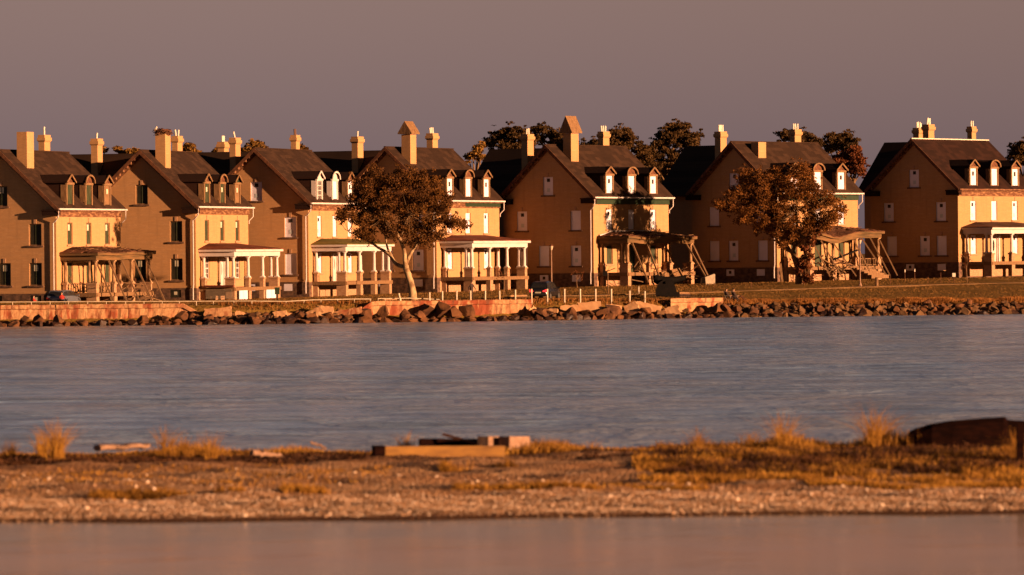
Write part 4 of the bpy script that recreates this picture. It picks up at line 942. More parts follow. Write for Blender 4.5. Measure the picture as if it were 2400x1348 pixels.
for k, s_ in enumerate(S): slab(*s_[:7], seed=60 + k, lab=s_[8], mat=s_[7])

# ------------------------------------------------------------------ boulders
def rock_mesh(seed, sub=3, cuts=10):
    bm = bmesh.new(); bmesh.ops.create_icosphere(bm, subdivisions=sub, radius=1); rg = random.Random(seed)
    pl = []
    for _ in range(cuts):
        n_ = Vector((rg.uniform(-1, 1), rg.uniform(-1, 1), rg.uniform(-1, 1))).normalized(); pl.append((n_, rg.uniform(.38, .74)))
    for v_ in bm.verts:
        c = v_.co
        for n_, d in pl:
            e = c.dot(n_) - d
            if e > 0: c -= n_ * e * 1.0
        c *= 1 + .10 * noise.noise(c * 1.7 + Vector((seed, 0, 0))) + .05 * noise.noise(c * 5 + Vector((0, seed, 0)))
    me = bpy.data.meshes.new('boulder'); bm.to_mesh(me); bm.free(); return me
RM = {}
for mt in ('rock', 'rock_tan', 'rock_wet'):
    RM[mt] = []
    for k in range(9):
        me = rock_mesh(k * 3 + 1); me.materials.append(MT[mt]); RM[mt].append(me)
rg = random.Random(21); CNT = 0; BL = []
ZN = [(0, 480, 'below left sea wall'), (480, 640, 'by broken wall end'), (640, 845, 'below the railing bend'), (845, 1100, 'below the big tree'), (1100, 1250, 'below middle sea wall'), (1250, 1420, 'below the black car'), (1420, 1570, 'below long tilted slabs'), (1570, 1700, 'below short sea wall'), (1700, 1900, 'right of seated people'), (1900, 2150, 'below the collapsing porch'), (2150, 2500, 'below the last house')]
def zone(px):
    for a, b_, t_ in ZN:
        if a <= px < b_: return t_
    return 'at far shore edge'
def boulder(px, dy, zc, s_, mat, lab):
    global CNT
    X = at_z(px, 750).x; Y = float(ys(X)) + dy; o = bpy.data.objects.new('boulder', rg.choice(RM[mat])); COL.objects.link(o); CNT += 1
    X = at_d(px, 740, Y).x
    o.location = (X, Y, zc); o.rotation_euler = (rg.uniform(-.5, .5), rg.uniform(-.5, .5), rg.uniform(0, 6.28)); o.scale = (1.18 * s_ * rg.uniform(.75, 1.5), 1.15 * s_ * rg.uniform(.8, 1.2), 1.15 * s_ * rg.uniform(.5, .95))
    ck = {'rock': 'dark brown', 'rock_tan': 'tan', 'rock_wet': 'wet black'}[mat]; sz = 'large' if s_ > .75 else 'mid sized' if s_ > .5 else 'small'
    row = 'at the waterline' if dy < .6 else 'in the middle row' if dy < 1.9 else 'on top'
    o['_s'] = px; BL.append(o)
    tag(o, lab or f'{sz} {ck} boulder {row} {zone(px)}', 'boulder', 'riprap boulders along the shore')
BIG = [(1001, 2.2, 1.15, .80), (1037, 1.6, 1.30, .95), (1062, 1.2, 1.0, .80), (1098, 1.4, 1.0, .74), (905, 1.4, .85, .8), (862, 1.6, .8, .85), (945, 1.0, .7, .85), (985, .7, .75, .75), (1440, 1.0, .85, 1.1), (1335, 1.0, .6, .8), (1256, 1.3, .75, .55), (1272, 1.0, .7, .7), (425, 1.6, 1.0, .72), (60, .9, .7, .9), (95, .9, .6, .9), (35, .5, .4, .8), (135, .9, .75, .8), (330, 1.0, .55, .9), (385, .8, .6, .9), (560, .7, .45, .95), (600, .9, .6, .8), (585, 1.8, .9, .6), (700, 1.4, .8, .6), (770, 1.3, .75, .7), (1380, 1.1, .7, .75), (1410, .8, .6, .7), (1480, .8, .5, .8), (1520, .9, .6, .7), (1640, 1.2, .6, .6), (1680, 1.5, .9, .7), (1700, 1.3, .9, .6), (1727, 1.2, .75, .7)]
for px, dy, z, s_ in BIG: boulder(px + rg.uniform(-4, 4), dy, z * (.8 if px < 800 else .92), s_ * (.72 if px < 800 else .86), 'rock', None)
x = -6
while x < 1730:      # waterline row
    wl_ = x < 480 or 845 < x < 1250 or 1570 < x < 1700
    boulder(x, rg.uniform(-.1, .5), rg.uniform(-.12, .08) if wl_ else rg.uniform(0, .2), rg.uniform(.45, .68), 'rock_wet' if rg.random() < .5 else 'rock', None); x += rg.uniform(16, 24)
x = -4
while x < 1730:      # second row
    wl_ = x < 480 or 845 < x < 1250 or 1570 < x < 1700
    if wl_: boulder(x, rg.uniform(.8, 1.4), rg.uniform(.0, .22), rg.uniform(.40, .6), 'rock', None)
    else: boulder(x, rg.uniform(.9, 1.6), rg.uniform(.20, .42), rg.uniform(.42, .62), 'rock' if rg.random() < .8 else 'rock_tan', None)
    x += rg.uniform(24, 40)
x = 1725
while x < 2410:
    for row, (dy, z, s_) in enumerate(((.1, .10, .48), (.9, .40, .46), (1.7, .72, .42), (2.5, .98, .38))):
        if CNT >= 299: break
        if row == 3 and rg.random() < .45: continue
        boulder(x + rg.uniform(-8, 8), dy + rg.uniform(-.3, .3), z + rg.uniform(-.08, .12), s_ * rg.uniform(.6, 1.2), 'rock_tan' if rg.random() < .62 else ('rock' if row else 'rock_wet'), None)
    x += rg.uniform(19, 25)
ORD = 'first second third fourth fifth sixth seventh eighth ninth tenth eleventh twelfth thirteenth fourteenth fifteenth sixteenth seventeenth eighteenth nineteenth twentieth'.split()
by = {}
for o in BL: by.setdefault(o['label'], []).append(o)
for l_, os_ in by.items():
    os_.sort(key=lambda o: o['_s'])
    if len(os_) > 1:
        for k, o in enumerate(os_):
            if k < len(ORD): o['label'] = f'{l_}, {ORD[k]} from left'
for o in BL: del o['_s']
# small filler stones in the gaps and beyond the frame
def scatter_stones(name, n, fn, mats, label, kind='stuff', seed=1, sub=1):
    rg = np.random.default_rng(seed); bm = bmesh.new(); bmesh.ops.create_icosphere(bm, subdivisions=sub, radius=1); v0 = np.array([v_.co[:] for v_ in bm.verts]); f0 = np.array([[q.index for q in f_.verts] for f_ in bm.faces]); bm.free()
    P_, S_ = fn(rg, n); n = len(P_); nv = len(v0)
    sc = S_[:, None] * (.6 + .8 * rg.random((n, 3))) * np.array([1.2, 1.0, .75]); a = rg.random(n) * 6.283
    V = v0[None] * (1 + .35 * (rg.random((n, nv, 1)) - .5)) * sc[:, None, :]; c, s_ = np.cos(a)[:, None], np.sin(a)[:, None]
    V = np.stack([V[..., 0] * c - V[..., 1] * s_, V[..., 0] * s_ + V[..., 1] * c, V[..., 2]], -1) + P_[:, None, :]
    F = (f0[None] + (np.arange(n) * nv)[:, None, None]).reshape(-1, 3); o = bigmesh(name, V.reshape(-1, 3), F, mats, kind, label)
    if isinstance(mats, (list, tuple)):
        mi = np.repeat(rg.integers(0, len(mats), n), len(f0)); o.data.polygons.foreach_set('material_index', mi.astype(np.int32))
    return o
def fs(rg, n):
    X = rg.uniform(-62, 62, n); Y = ys(X) + rg.uniform(-.3, 2.6, n); Z = gz(X, Y) + rg.uniform(-.05, .18, n); return np.stack([X, Y, Z], 1), rg.uniform(.10, .38, n)
scatter_stones('rubble', 7000, fs, ['rock', 'rock_wet', 'rock_tan'], 'small dark stones filling the gaps between the boulders', seed=3)

# ------------------------------------------------------------------ grass
def blades(name, P_, h, wd, seed, mat, label, lean=.35, kind='stuff', per=1, parent=None, spread=.0, nseg=2):
    rg = np.random.default_rng(seed); P_ = np.repeat(P_, per, 0); n = len(P_); P_ = P_ + np.stack([rg.normal(0, 1, n) * spread, rg.normal(0, 1, n) * spread, np.zeros(n)], 1)
    h = np.repeat(h, per) if np.ndim(h) else np.full(n, h); H_ = h * rg.uniform(.55, 1.15, n); a = rg.random(n) * 6.283; le = rg.normal(0, lean, n) * H_; la = rg.random(n) * 6.283
    w_ = np.stack([np.cos(a), np.sin(a), np.zeros(n)], 1) * wd / 2; L_ = np.stack([np.cos(la) * le, np.sin(la) * le, np.zeros(n)], 1)
    m1 = P_ + L_ * .3 + np.array([0, 0, 1]) * (H_ * .55)[:, None]; tp = P_ + L_ + np.array([0, 0, 1]) * (H_ * (1 - .1 * np.abs(le) / np.maximum(H_, .01)))[:, None]
    V = np.stack([P_ - w_, P_ + w_, m1 + w_ * .8, m1 - w_ * .8, tp + w_ * .15, tp - w_ * .15], 1).reshape(-1, 3); i = np.arange(n)[:, None] * 6
    F = np.concatenate([i + np.array([[0, 1, 2, 3]]), i + np.array([[3, 2, 4, 5]])]); return bigmesh(name, V, F, mat, kind, label, parent=parent)
rg2 = np.random.default_rng(5)
X = rg2.uniform(-58, 60, 36000); f_ = rg2.random(36000) ** 1.3; Y = ys(X) + 4.2 + f_ * 66; ok = Y < np.interp(X, HXs, HDs) - 1.5; X, Y = X[ok], Y[ok]
blades('lawn_grass', np.stack([X, Y, gz(X, Y)], 1), .10, .05, 6, 'grass', 'short uneven grass of the lawn', per=2, spread=.12)
n = 9000; X = rg2.uniform(17, 60, n); Y = ys(X) + 2.6 + rg2.random(n) ** 1.4 * 7; hh = .27 * (.5 + .5 * np.clip(np.sin(X * .7) + np.sin(X * 1.9 + 1) + 1, 0, 2)) * np.clip(1.2 - (Y - ys(X) - 2.6) / 8, .2, 1)
blades('tall_grass', np.stack([X, Y, gz(X, Y)], 1), hh, .05, 7, 'grass_tall', 'tall rust orange grass along the top of the right bank', per=3, spread=.12)
n = 3500; X = rg2.uniform(-26, 17, n); Y = ys(X) + 3.2 + rg2.random(n) * 2.4
blades('tall_grass', np.stack([X, Y, gz(X, Y)], 1), .24, .05, 8, 'grass_tall', 'rough orange grass behind the slabs and the railing bend', per=2, spread=.12)
# ------------------------------------------------------------------ foreground spit
def spit(X, Y):
    X = np.asarray(X, float); Y = np.asarray(Y, float)
    e0 = 118.4 + .35 * np.sin(X * .33) + .18 * np.sin(X * 1.1 + 1)
    n = .035 * np.sin(X * .8 + Y * .7) + .03 * np.sin(X * 1.7 - Y * 1.3 + 2) + .02 * np.sin(X * 3.1 + Y * 2.2)
    prof = np.interp(Y - e0, [-20, -2, 0, .25, 4, 9, 9.6, 13.2, 13.8, 18, 21, 25, 29, 33, 60], [-3, -.35, 0, .06, .14, .19, .23, .26, .31, .37, .49, .49, .44, -.4, -3.5])
    edge = np.clip((Y - e0) / 3, 0, 1)
    return prof + n * edge + .05 * np.exp(-((X - 7) / 6) ** 2 - ((Y - 139) / 6) ** 2)
m, t, b = newmat('pebbly_sand')
v = coords(t, (1, 1, 1), True); n1 = noi(t, v, 9, 5, .65); n2 = noi(t, coords(t, (.12, .6, 1), True), 1.0, 5, .6); sp = N(t, 'ShaderNodeSeparateXYZ'); t.links.new(v, sp.inputs[0])
vo = N(t, 'ShaderNodeTexVoronoi'); vo.inputs['Scale'].default_value = 11; t.links.new(v, vo.inputs['Vector'])
c = ramp(t, n1, [(.3, (.40, .20, .09)), (.5, (.56, .315, .16)), (.72, (.74, .49, .30))])
c = mixc(t, ramp(t, n2, [(.42, (0,) * 3), (.62, (.75,) * 3)]), c, (.34, .155, .065))
wet = N(t, 'ShaderNodeMapRange'); wet.inputs[1].default_value = .03; wet.inputs[2].default_value = .15; t.links.new(sp.outputs[2], wet.inputs[0])
c = mixc(t, wet.outputs[0], (.07, .028, .014), c)
t.links.new(c, b.inputs['Base Color']); b.inputs['Roughness'].default_value = .95; b.inputs['Specular IOR Level'].default_value = .1
ad_ = N(t, 'ShaderNodeMath', operation='ADD'); t.links.new(n1, ad_.inputs[0]); t.links.new(vo.outputs[0], ad_.inputs[1]); bump(t, b, ad_.outputs[0], 1.0, .10); MT['sand'] = m
xs = np.concatenate([np.linspace(-400, -30, 20), np.arange(-24, 24.1, .16), np.linspace(30, 400, 20)]); yy = np.concatenate([np.arange(112, 117.5, .8), np.arange(117.6, 150, .16), np.arange(150, 170, 2)])
def spz(X, Y):
    rg = np.random.default_rng(1); return spit(X, Y) + rg.normal(0, .012, X.shape) * (Y > 119)
grid_mesh('sand_spit', xs, yy, spz, 'sand', label='sandy shell spit lying across the foreground')
MT['shell'] = pm('pale_shell', (.80, .62, .48), (.60, .42, .29), 3, .6, bs=0, world=True)
MT['pebble'] = pm('tan_pebble', (.46, .25, .13), (.66, .41, .25), 3, .8, bs=0, world=True)
def pe(rg, n):
    X = rg.uniform(-14.5, 14.5, n); Y = 118.6 + rg.random(n) ** 1.1 * 16; dens = np.where(Y < 128, 1, .35); ok = rg.random(n) < dens; X, Y = X[ok], Y[ok]; return np.stack([X, Y, spit(X, Y) + .008], 1), rg.uniform(.007, .020, len(X)) * (1 + (rg.random(len(X)) < .03) * 1.0)
scatter_stones('pebbles', 26000, pe, ['pebble', 'pebble', 'shell', 'pebble', 'pebble', 'rock_tan'], 'pebbles and shell fragments covering the spit', seed=12, sub=1)
def pb(rg, n):
    X = rg.uniform(-14.5, 14.5, n); Y = 119.3 + rg.random(n) ** 1.2 * 7.5; return np.stack([X, Y, spit(X, Y) + .008], 1), rg.uniform(.008, .022, n)
scatter_stones('shell_gravel', 12000, pb, ['shell', 'shell', 'pebble'], 'pale broken shell gravel in a bank along the calm water', seed=15, sub=1)
def sh(rg, n):
    X = rg.uniform(-14, 14, n); Y = rg.uniform(118.8, 136, n); return np.stack([X, Y, spit(X, Y) + .02], 1), rg.uniform(.025, .055, n)
scatter_stones('shells', 130, sh, ['shell'], 'larger pale shells dotted over the spit', seed=14, sub=2)
rg3 = np.random.default_rng(8)
def pnt(n, x0, x1, y0, y1, mask=None):
    X = rg3.uniform(x0, x1, n); Y = rg3.uniform(y0, y1, n)
    if mask is not None: k = mask(X, Y); X, Y = X[k], Y[k]
    return np.stack([X, Y, spit(X, Y) - .02], 1)
def X_of(px, d): return (px - 1200) / FPX * d
pat = lambda X, Y: (np.sin(X * 1.3 + np.sin(Y * .8) * 2) + np.sin(X * .47 + 1.7) + np.sin(Y * 1.1 + X * .3) + rg3.normal(0, .7, X.shape)) > .25
# crest vegetation, dark dry wrack below it, low weeds in bands
cen = lambda X, Y: ~((X > -3.75) & (X < -1.6) & (Y < 146)) | (rg3.random(X.shape) < .12)
P_ = pnt(32000, -15, 15, 143.2, 148.0, cen); blades('dune_grass', P_, (.10 + .15 * rg3.random(len(P_))) * (.6 + .6 * np.clip(np.sin(P_[:, 0] * 1.9) + np.sin(P_[:, 0] * .7 + 1), 0, 1.6)) * (1 + .6 * (P_[:, 0] > 4)), .022, 21, 'grass_dune', 'ochre dune grass along the crest of the spit', per=1, lean=.5)
P_ = pnt(44000, -15, 15, 139.6, 145.6, lambda X, Y: pat(X, Y) | ((X < -3.9) & (rg3.random(X.shape) < .8))); blades('dry_wrack', P_, (.05 + .09 * rg3.random(len(P_))) * np.where((P_[:, 0] > -3.8) & (P_[:, 0] < 1.9), .5, 1), .04, 22, 'wrack', 'dark brown dried weed on the slope of the spit', per=1, lean=.9)
def band(px0, px1, d0, d1, n, h, mat, lab, seed, name='low_weeds', thr=-.2):
    P_ = pnt(n, X_of(px0, d0), X_of(px1, d0), d0, d1, lambda X, Y: (np.sin(X * 2.1 + seed + Y * 1.7) + np.sin(X * .9 + seed * 2 - Y * .8) + rg3.normal(0, .5, X.shape)) > thr)
    blades(name, P_, h * (.5 + rg3.random(len(P_))), .028, seed, mat, lab, per=2, spread=.05, lean=.6)
band(205, 560, 126.2, 127.6, 2600, .15, 'grass_dune', 'low ochre weeds in a strip at the left of the spit', 31)
band(1030, 1200, 136, 137.3, 1400, .18, 'grass_dune', 'low weeds in the middle of the spit below the pale blocks', 32)
band(1060, 1660, 127.6, 128.8, 3000, .13, 'grass_dune', 'thin strip of weeds across the middle of the spit', 33)
band(650, 760, 127.4, 128.6, 700, .16, 'grass_dune', 'small patch of ochre weeds left of centre on the spit', 34)
band(1500, 2460, 129.8, 141.5, 19000, .15, 'grass_dune', 'dense ochre weeds over the right end of the spit', 35)
band(1560, 2460, 132, 141.0, 16000, .19, 'wrack', 'dark brush among the weeds at the right of the spit', 36, 'dark_brush')
band(1900, 2460, 126.5, 129.5, 5000, .13, 'grass_dune', 'low ochre weeds behind the shell bank at the right', 37)
band(0, 900, 131, 138, 1500, .10, 'grass_dune', 'scattered short weeds at the left of the spit', 38)
def tuft(px, d, top, n, seed, lab, wd=.5, mat='grass_dune'):
    X = X_of(px, d); z = float(spit(X, d)); h = at_d(px, top, d).z - z; rg = np.random.default_rng(seed)
    a = rg.normal(0, wd, n); n = int(n * 1.0); hh = h * 1.3 * rg.uniform(.45, 1, n) * (1 - .22 * np.abs(a) / (wd * 2.5)); tw = .011
    B_ = np.stack([X + rg.normal(0, .09, n), d + rg.normal(0, .09, n), np.full(n, z - .03)], 1); dirv = np.stack([a * .55, rg.normal(0, wd * .5, n) * .5, np.zeros(n)], 1) * h * 1.25
    V = []; ks = (0, .35, .7, 1.0)
    for k in ks:
        c_ = B_ + dirv * (k ** 2) + np.array([0, 0, 1]) * (hh * (k - .12 * k * k))[:, None]; w_ = np.array([tw * (1 - k * .85), 0, 0]); V += [c_ - w_, c_ + w_]
    V = np.stack(V, 1).reshape(-1, 3); i = np.arange(n)[:, None] * 8; F = np.concatenate([i + np.array([[2 * k, 2 * k + 1, 2 * k + 3, 2 * k + 2]]) for k in range(3)])
    o = bigmesh('grass_tuft', V, F, mat); tag(o, lab, 'grass tuft', 'tall grass tufts on the crest')
for k, a in enumerate([(128, 141.5, 992, 110, 'tallest ochre tuft at the far left of the crest'), (95, 142.5, 1018, 60, 'short tuft just left of the tallest left tuft'), (20, 143, 1035, 40, 'small tuft at the left edge of the crest'), (385, 143, 1003, 46, 'upright tuft on the mound left of centre'), (425, 144, 1022, 40, 'small tuft right of the upright mound tuft'), (492, 141.5, 1015, 46, 'tuft where the dark weed mound ends'), (946, 145.5, 1014, 34, 'small tuft above the dark end of the ochre beam'),
                     (1633, 145, 1006, 34, 'small tuft left of the centre right crest'), (1742, 145, 1018, 22, 'thin tuft between two taller ones on the right crest'), (1762, 146, 1012, 22, 'short tuft beside the pale stone on the right crest'), (1835, 144, 968, 60, 'tall fan shaped tuft right of centre'), (2042, 143.5, 950, 60, 'tallest fan shaped tuft left of the black log'), (2065, 144, 975, 50, 'wide leaning tuft against the tallest fan'), (2380, 137, 1010, 50, 'tuft growing round the dark post at the right edge'), (1385, 145, 1036, 20, 'tiny tuft right of the pale blocks')]):
    tuft(a[0], a[1], a[2] - 8, int(a[3] * 1.5), 70 + k, a[4], wd=.55 if a[2] > 990 else .8)
# driftwood and timber
def log(name, p, q, w_, h_, mat, lab, cat, seed=1, n=10, rough=.06, taper=1.0):
    rg = random.Random(seed); p, q = Vector(p), Vector(q); d = q - p; u_ = d.normalized(); s_ = u_.cross(Vector((0, 0, 1))).normalized(); up = s_.cross(u_).normalized(); mb = MB(); m_ = 10; vs = []
    for i in range(n + 1):
        f = i / n; k = (1 - (1 - taper) * f); c = p + d * f + up * rg.uniform(-rough, rough) * .5
        for j in range(m_):
            a_ = 2 * math.pi * j / m_; sq = 1 / max(abs(math.cos(a_)), abs(math.sin(a_))) ** .55; vs.append(c + s_ * math.cos(a_) * w_ / 2 * sq * k * (1 + rg.uniform(-rough, rough)) + up * math.sin(a_) * h_ / 2 * sq * k * (1 + rg.uniform(-rough, rough)))
    fs_ = [(i * m_ + j, i * m_ + (j + 1) % m_, (i + 1) * m_ + (j + 1) % m_, (i + 1) * m_ + j) for i in range(n) for j in range(m_)] + [tuple(range(m_)), tuple(reversed(range(n * m_, n * m_ + m_)))]
    mb.add(vs, fs_); return tag(mb.build(name, mat), lab, cat)
MT['ochre'] = pm('ochre_painted_timber', (.30, .145, .024), (.13, .055, .012), 2.4, .8, (.6, .6, 2), lo=.35, hi=.75, bs=.3)
MT['pale_wood'] = pm('bleached_timber', (.36, .22, .15), (.24, .13, .075), 4, .85, (2, 2, 2), bs=.3)
MT['char'] = pm('black_waterlogged_timber', (.007, .003, .003), (.018, .006, .004), 3, .95, (1, 1, 3), bs=.5, spec=.02)
def S_(px, py, d): return at_d(px, py, d)
# ochre beam: dark sawn end to the left, long side to the sun
a_, b_ = S_(900, 1059, 142.0), S_(1180, 1057.5, 142.9)
A_ = MB(); dd = (b_ - a_).normalized(); A_.beam(a_, b_, .32, .30); beam = A_.build('timber_beam', 'ochre'); tag(beam, 'long ochre painted timber beam half buried in the crest', 'timber')
MB().beam(a_ - dd * .30, a_ - dd * .002, .36, .34).build('beam_end', 'char', None)
o = bpy.data.objects['beam_end']; 
o.parent = beam; o.location = tuple(Vector(o.location) - Vector(beam.location))
a_, b_ = S_(983, 1044, 145.0), S_(1125, 1045, 145.4); tag(MB().beam(a_, b_, .22, .38).build('timber_beam', 'char'), 'black waterlogged timber lying behind the ochre beam', 'timber')
a_, b_ = S_(1038, 1018, 144.8), S_(1118, 1040, 144.4); tag(MB().beam(a_, b_, .06, .07).build('timber_stick', 'wood_dark'), 'dark stick leaning up over the black timber', 'timber')
for px0, px1, lab in ((1124, 1170, 'bleached square timber block, left of the pair on the crest'), (1174, 1229, 'bleached square timber block, right of the pair on the crest')):
    a_, b_ = S_(px0 + 8, 1040, 144.2), S_(px1, 1040, 145.1); T = MB().beam(a_, b_, .34, .40).build('timber_block', 'pale_wood'); tag(T, lab, 'timber block', 'pale timber blocks on the crest')
log('driftwood_log', S_(228, 1049, 143.5), S_(345, 1046, 144.5), .40, .17, 'pale_wood', 'pale driftwood log on the left mound', 'driftwood', 4, taper=.8)
log('driftwood_stick', S_(728, 1036, 147), S_(765, 1052, 147), .07, .07, 'pale_wood', 'short pale driftwood stick poking up left of centre', 'driftwood', 5)
log('driftwood_log', S_(590, 1062, 141), S_(660, 1068, 141.5), .2, .16, 'pale_wood', 'small pale driftwood piece in the dark weed', 'driftwood', 6, taper=.7)
# black hulk at the right
mb = MB(); top = [(2128, 1012), (2150, 1003), (2180, 993), (2230, 986), (2290, 981), (2352, 978), (2362, 983), (2420, 985), (2480, 988)]
pts = [S_(x, y, 143.5) for x, y in top]; rgk = random.Random(4); vs = []; 
for k, p in enumerate(pts):
    zb = float(spit(p.x, p.y)) - .1; hgt = p.z - zb; wk = .5 * (.35 + .65 * min(1, k / 2.5))
    for yy_, zz_ in ((-wk, 0), (-wk * 1.05, .45), (-wk * .75, .85), (-wk * .2, 1.0), (wk * .4, .97), (wk, .6), (wk, 0)): vs.append((p.x + rgk.uniform(-.04, .04), p.y + yy_, zb + hgt * zz_ + rgk.uniform(-.02, .02) * (zz_ > .3)))
fs_ = [(k * 7 + j, k * 7 + j + 1, (k + 1) * 7 + j + 1, (k + 1) * 7 + j) for k in range(len(pts) - 1) for j in range(6)] + [tuple(range(7)), tuple(reversed(range((len(pts) - 1) * 7, len(pts) * 7)))]
mb.add(vs, fs_); tag(mb.build('driftwood_hulk', 'char'), 'large black rotted log at the right end of the spit', 'driftwood')
p = S_(2390, 1090, 134.5); zb = float(spit(p.x, p.y)); tp = S_(2390, 993, 134.5)
tag(MB().beam((p.x, p.y, zb - .2), (tp.x + .02, tp.y, tp.z), .19, .19, up=(0, 1, 0)).build('wooden_post', 'char'), 'black upright post cut by the right edge of the photo', 'post')
a_, b_ = S_(2196, 1086, 136.5), S_(2300, 1086, 137.0); tag(MB().beam(a_, b_, .4, .36).build('timber_block', 'char'), 'black squared timber in the weeds below the large black log', 'timber block')
a_, b_ = S_(1640, 1080, 139.0), S_(1795, 1083, 139.0); tag(MB().beam(a_, b_, .25, .14).build('timber_beam', 'char'), 'low dark plank lying in the weeds right of centre', 'timber')
log('driftwood_stick', S_(1180, 1262, 112), S_(1188, 1262, 112), .04, .03, 'char', 'tiny dark twig floating in the calm water', 'driftwood', 7, n=3)

# ------------------------------------------------------------------ street furniture, railings, people, cars
def post(px, d, ytop, r_, mat, name, lab, cat, group=None, lean=0, extra=None):
    b_ = gd(px, d) if d > 600 else gp(px, d); d = b_.y; h = at_d(px, ytop, d).z - b_.z; T = empty(name, tuple(b_)); ORG[T.name] = np.array(b_); tag(T, lab, cat, group)
    MB().tube([b_ - Vector((0, 0, .3)), b_ + Vector((lean * h, 0, h))], [r_, r_], 8).build('shaft', mat, T)
    MB().tube([b_ + Vector((lean * h, 0, h + .001)), b_ + Vector((lean * h, 0, h + .04))], [r_ * 1.25, r_ * .8], 8).build('cap', mat, T); return T, b_, h
WP = [(943, 688, -.25), (1007, 686, 0), (1037, 683, 0), (1070, 682, .02), (1103, 682, 0), (1137, 682, .02), (1171, 682, 0), (1208, 680, 0), (1246, 678, 0), (1283, 678, 0), (1323, 678, .01), (1360, 678, 0), (1396, 678, 0), (1433, 678, 0), (1476, 682, 0), (1511, 683, .02)]
nm = ['leaning white post beside the big tree trunk', 'first upright white post right of the big tree trunk', 'white post above the two largest boulders', 'white post between the largest boulders and the dark walker', 'white post right in front of the dark clothed walker', 'white post under the corner column of the fourth porch', 'white post just left of the thin sapling', 'white post left of the low white kerb bench', 'white post at the left rear corner of the black car', 'white post below the right tail light of the black car', 'first white post right of the black car', 'second white post right of the black car', 'white post left of the tall thin pole', 'white post right of the tall thin pole', 'white post left of the grey shrub', 'white post right of the grey shrub']
for (px, yt, ln), lab in zip(WP, nm):
    X = at_z(px, 750).x; post(px, float(ys(X)) + 3.8, yt, .075, 'galv', 'white_post', lab, 'post', 'row of short white posts behind the sea wall', ln)
post(1425, 688, 640, .05, 'prop', 'sign_pole', 'tall thin brown pole with a small dark sign box left of the cannon', 'pole'); 
post(1480, 690, 652, .035, 'prop', 'thin_pole', 'thin brown pole in front of the propped porch', 'pole'); post(1497, 691, 672, .06, 'galv', 'white_post', 'lone white post set back above the grey shrub', 'post')
dq = gd(1425, 688).y; c_ = at_d(1421, 641, dq); B_ = MB().box(c_.x - .32, c_.x + .1, c_.y - .06, c_.y + .06, c_.z - .22, c_.z + .22).build('sign_box', 'iron'); tag(B_, 'small dark box fixed near the top of the tall thin pole', 'sign')
for px, d, yt, lab in ((2121, 658, 633, 'left of two thin white tipped stakes on the lawn'), (2144, 660, 632, 'right of two thin white tipped stakes on the lawn')):
    T, b_, h = post(px, d, yt, .03, 'wood_dark', 'lawn_stake', lab, 'stake', 'white tipped stakes'); MB().tube([b_ + Vector((0, 0, h - .22)), b_ + Vector((0, 0, h + .06))], [.06, .05], 8).build('tip', 'flue', T)
for px, yt, lab in ((2175, 650, 'dark fence stake right of the white tipped stakes'), (2205, 640, 'taller dark fence stake below the cellar board of the last house'), (2226, 650, 'dark fence stake left of the small white sign'), (2087, 648, 'dark stake by the right end of the collapsing porch'), (1761, 662, 'dark stake on the lawn below the plain white window'), (1675, 664, 'dark stake right of the leaning white panel')):
    post(px, 664 if px > 2000 else 676, yt, .03, 'wood_dark', 'fence_stake', lab, 'stake', 'dark stakes of the wire fence')
T, b_, h = post(2236, 663, 642, .03, 'wood_dark', 'small_sign', 'small white notice on a thin dark post before the last house', 'sign'); MB().box(b_.x - .16, b_.x + .16, b_.y - .05, b_.y - .032, b_.z + h - .30, b_.z + h + .08).build('sign_panel', 'flue', T)
T, b_, h = post(650, 468, 690, .04, 'iron', 'notice_sign', 'dark green sign on a post in front of the second porch', 'sign'); MB().box(b_.x - .22, b_.x + .22, b_.y - .07, b_.y - .042, b_.z + h - .0, b_.z + h + .62).build('sign_panel', 'green', T)
T, b_, h = post(2055, 671, 651, .17, 'wood', 'bollard', 'thick short red brown bollard right of the pale steps', 'bollard')
def lamp(px, d, ytop, lab, lantern=True):
    b_ = gd(px, d); d = b_.y; zt = at_d(px, ytop, d).z; h = zt - b_.z; T = empty('street_lamp', tuple(b_)); ORG[T.name] = np.array(b_); tag(T, lab, 'street lamp', 'lamp posts on the lawn')
    MB().tube([b_, b_ + Vector((0, 0, .12)), b_ + Vector((0, 0, .30)), b_ + Vector((0, 0, .45)), b_ + Vector((0, 0, h - .5))], [.19, .18, .10, .075, .055], 10).build('pole', 'pale_wood', T)
    if lantern:
        z = b_.z + h; MB().tube([(b_.x, b_.y, z - .52), (b_.x, b_.y, z - .45), (b_.x, b_.y, z - .12)], [.06, .11, .19], 8).build('lamp_glass', 'galv', T); MB().tube([(b_.x, b_.y, z - .119), (b_.x, b_.y, z - .06), (b_.x, b_.y, z + .06)], [.25, .2, .03], 8).build('lamp_hood', 'wood_dark', T)
lamp(1293, 688, 574, 'street lamp with a lantern head standing behind the black car'); lamp(2016, 671, 560, 'pale lamp post in front of the collapsing porch', True)
# railing of pale pipe
def railing(pts, dpx, lab, posts_):
    """pts: (px, py) of the top rail"""
    T = empty('pipe_railing', (0, 0, 0)); tag(T, lab, 'railing', 'pale pipe railings on the shore'); ORG[T.name] = np.zeros(3); W_ = []
    for px, py in pts:
        X = at_z(px, 750).x; W_.append(at_d(px, py, float(ys(X)) + dpx))
    for a_, b_ in zip(W_[:-1], W_[1:]): MB().tube([a_, b_], [.04, .04], 6).build('rail', 'galv', T)
    xs_ = [w_.x for w_ in W_]; ysx = [w_.y for w_ in W_]; zs_ = [w_.z for w_ in W_]
    for px in posts_:
        X = at_d(px, 705, np.interp(at_z(px, 750).x, xs_, ysx)).x; Y = float(np.interp(X, xs_, ysx)); Z = float(np.interp(X, xs_, zs_))
        MB().tube([(X, Y, gzf(X, Y) - .25), (X, Y, Z + .02)], [.035, .035], 6).build('post', 'galv', T)
    return T
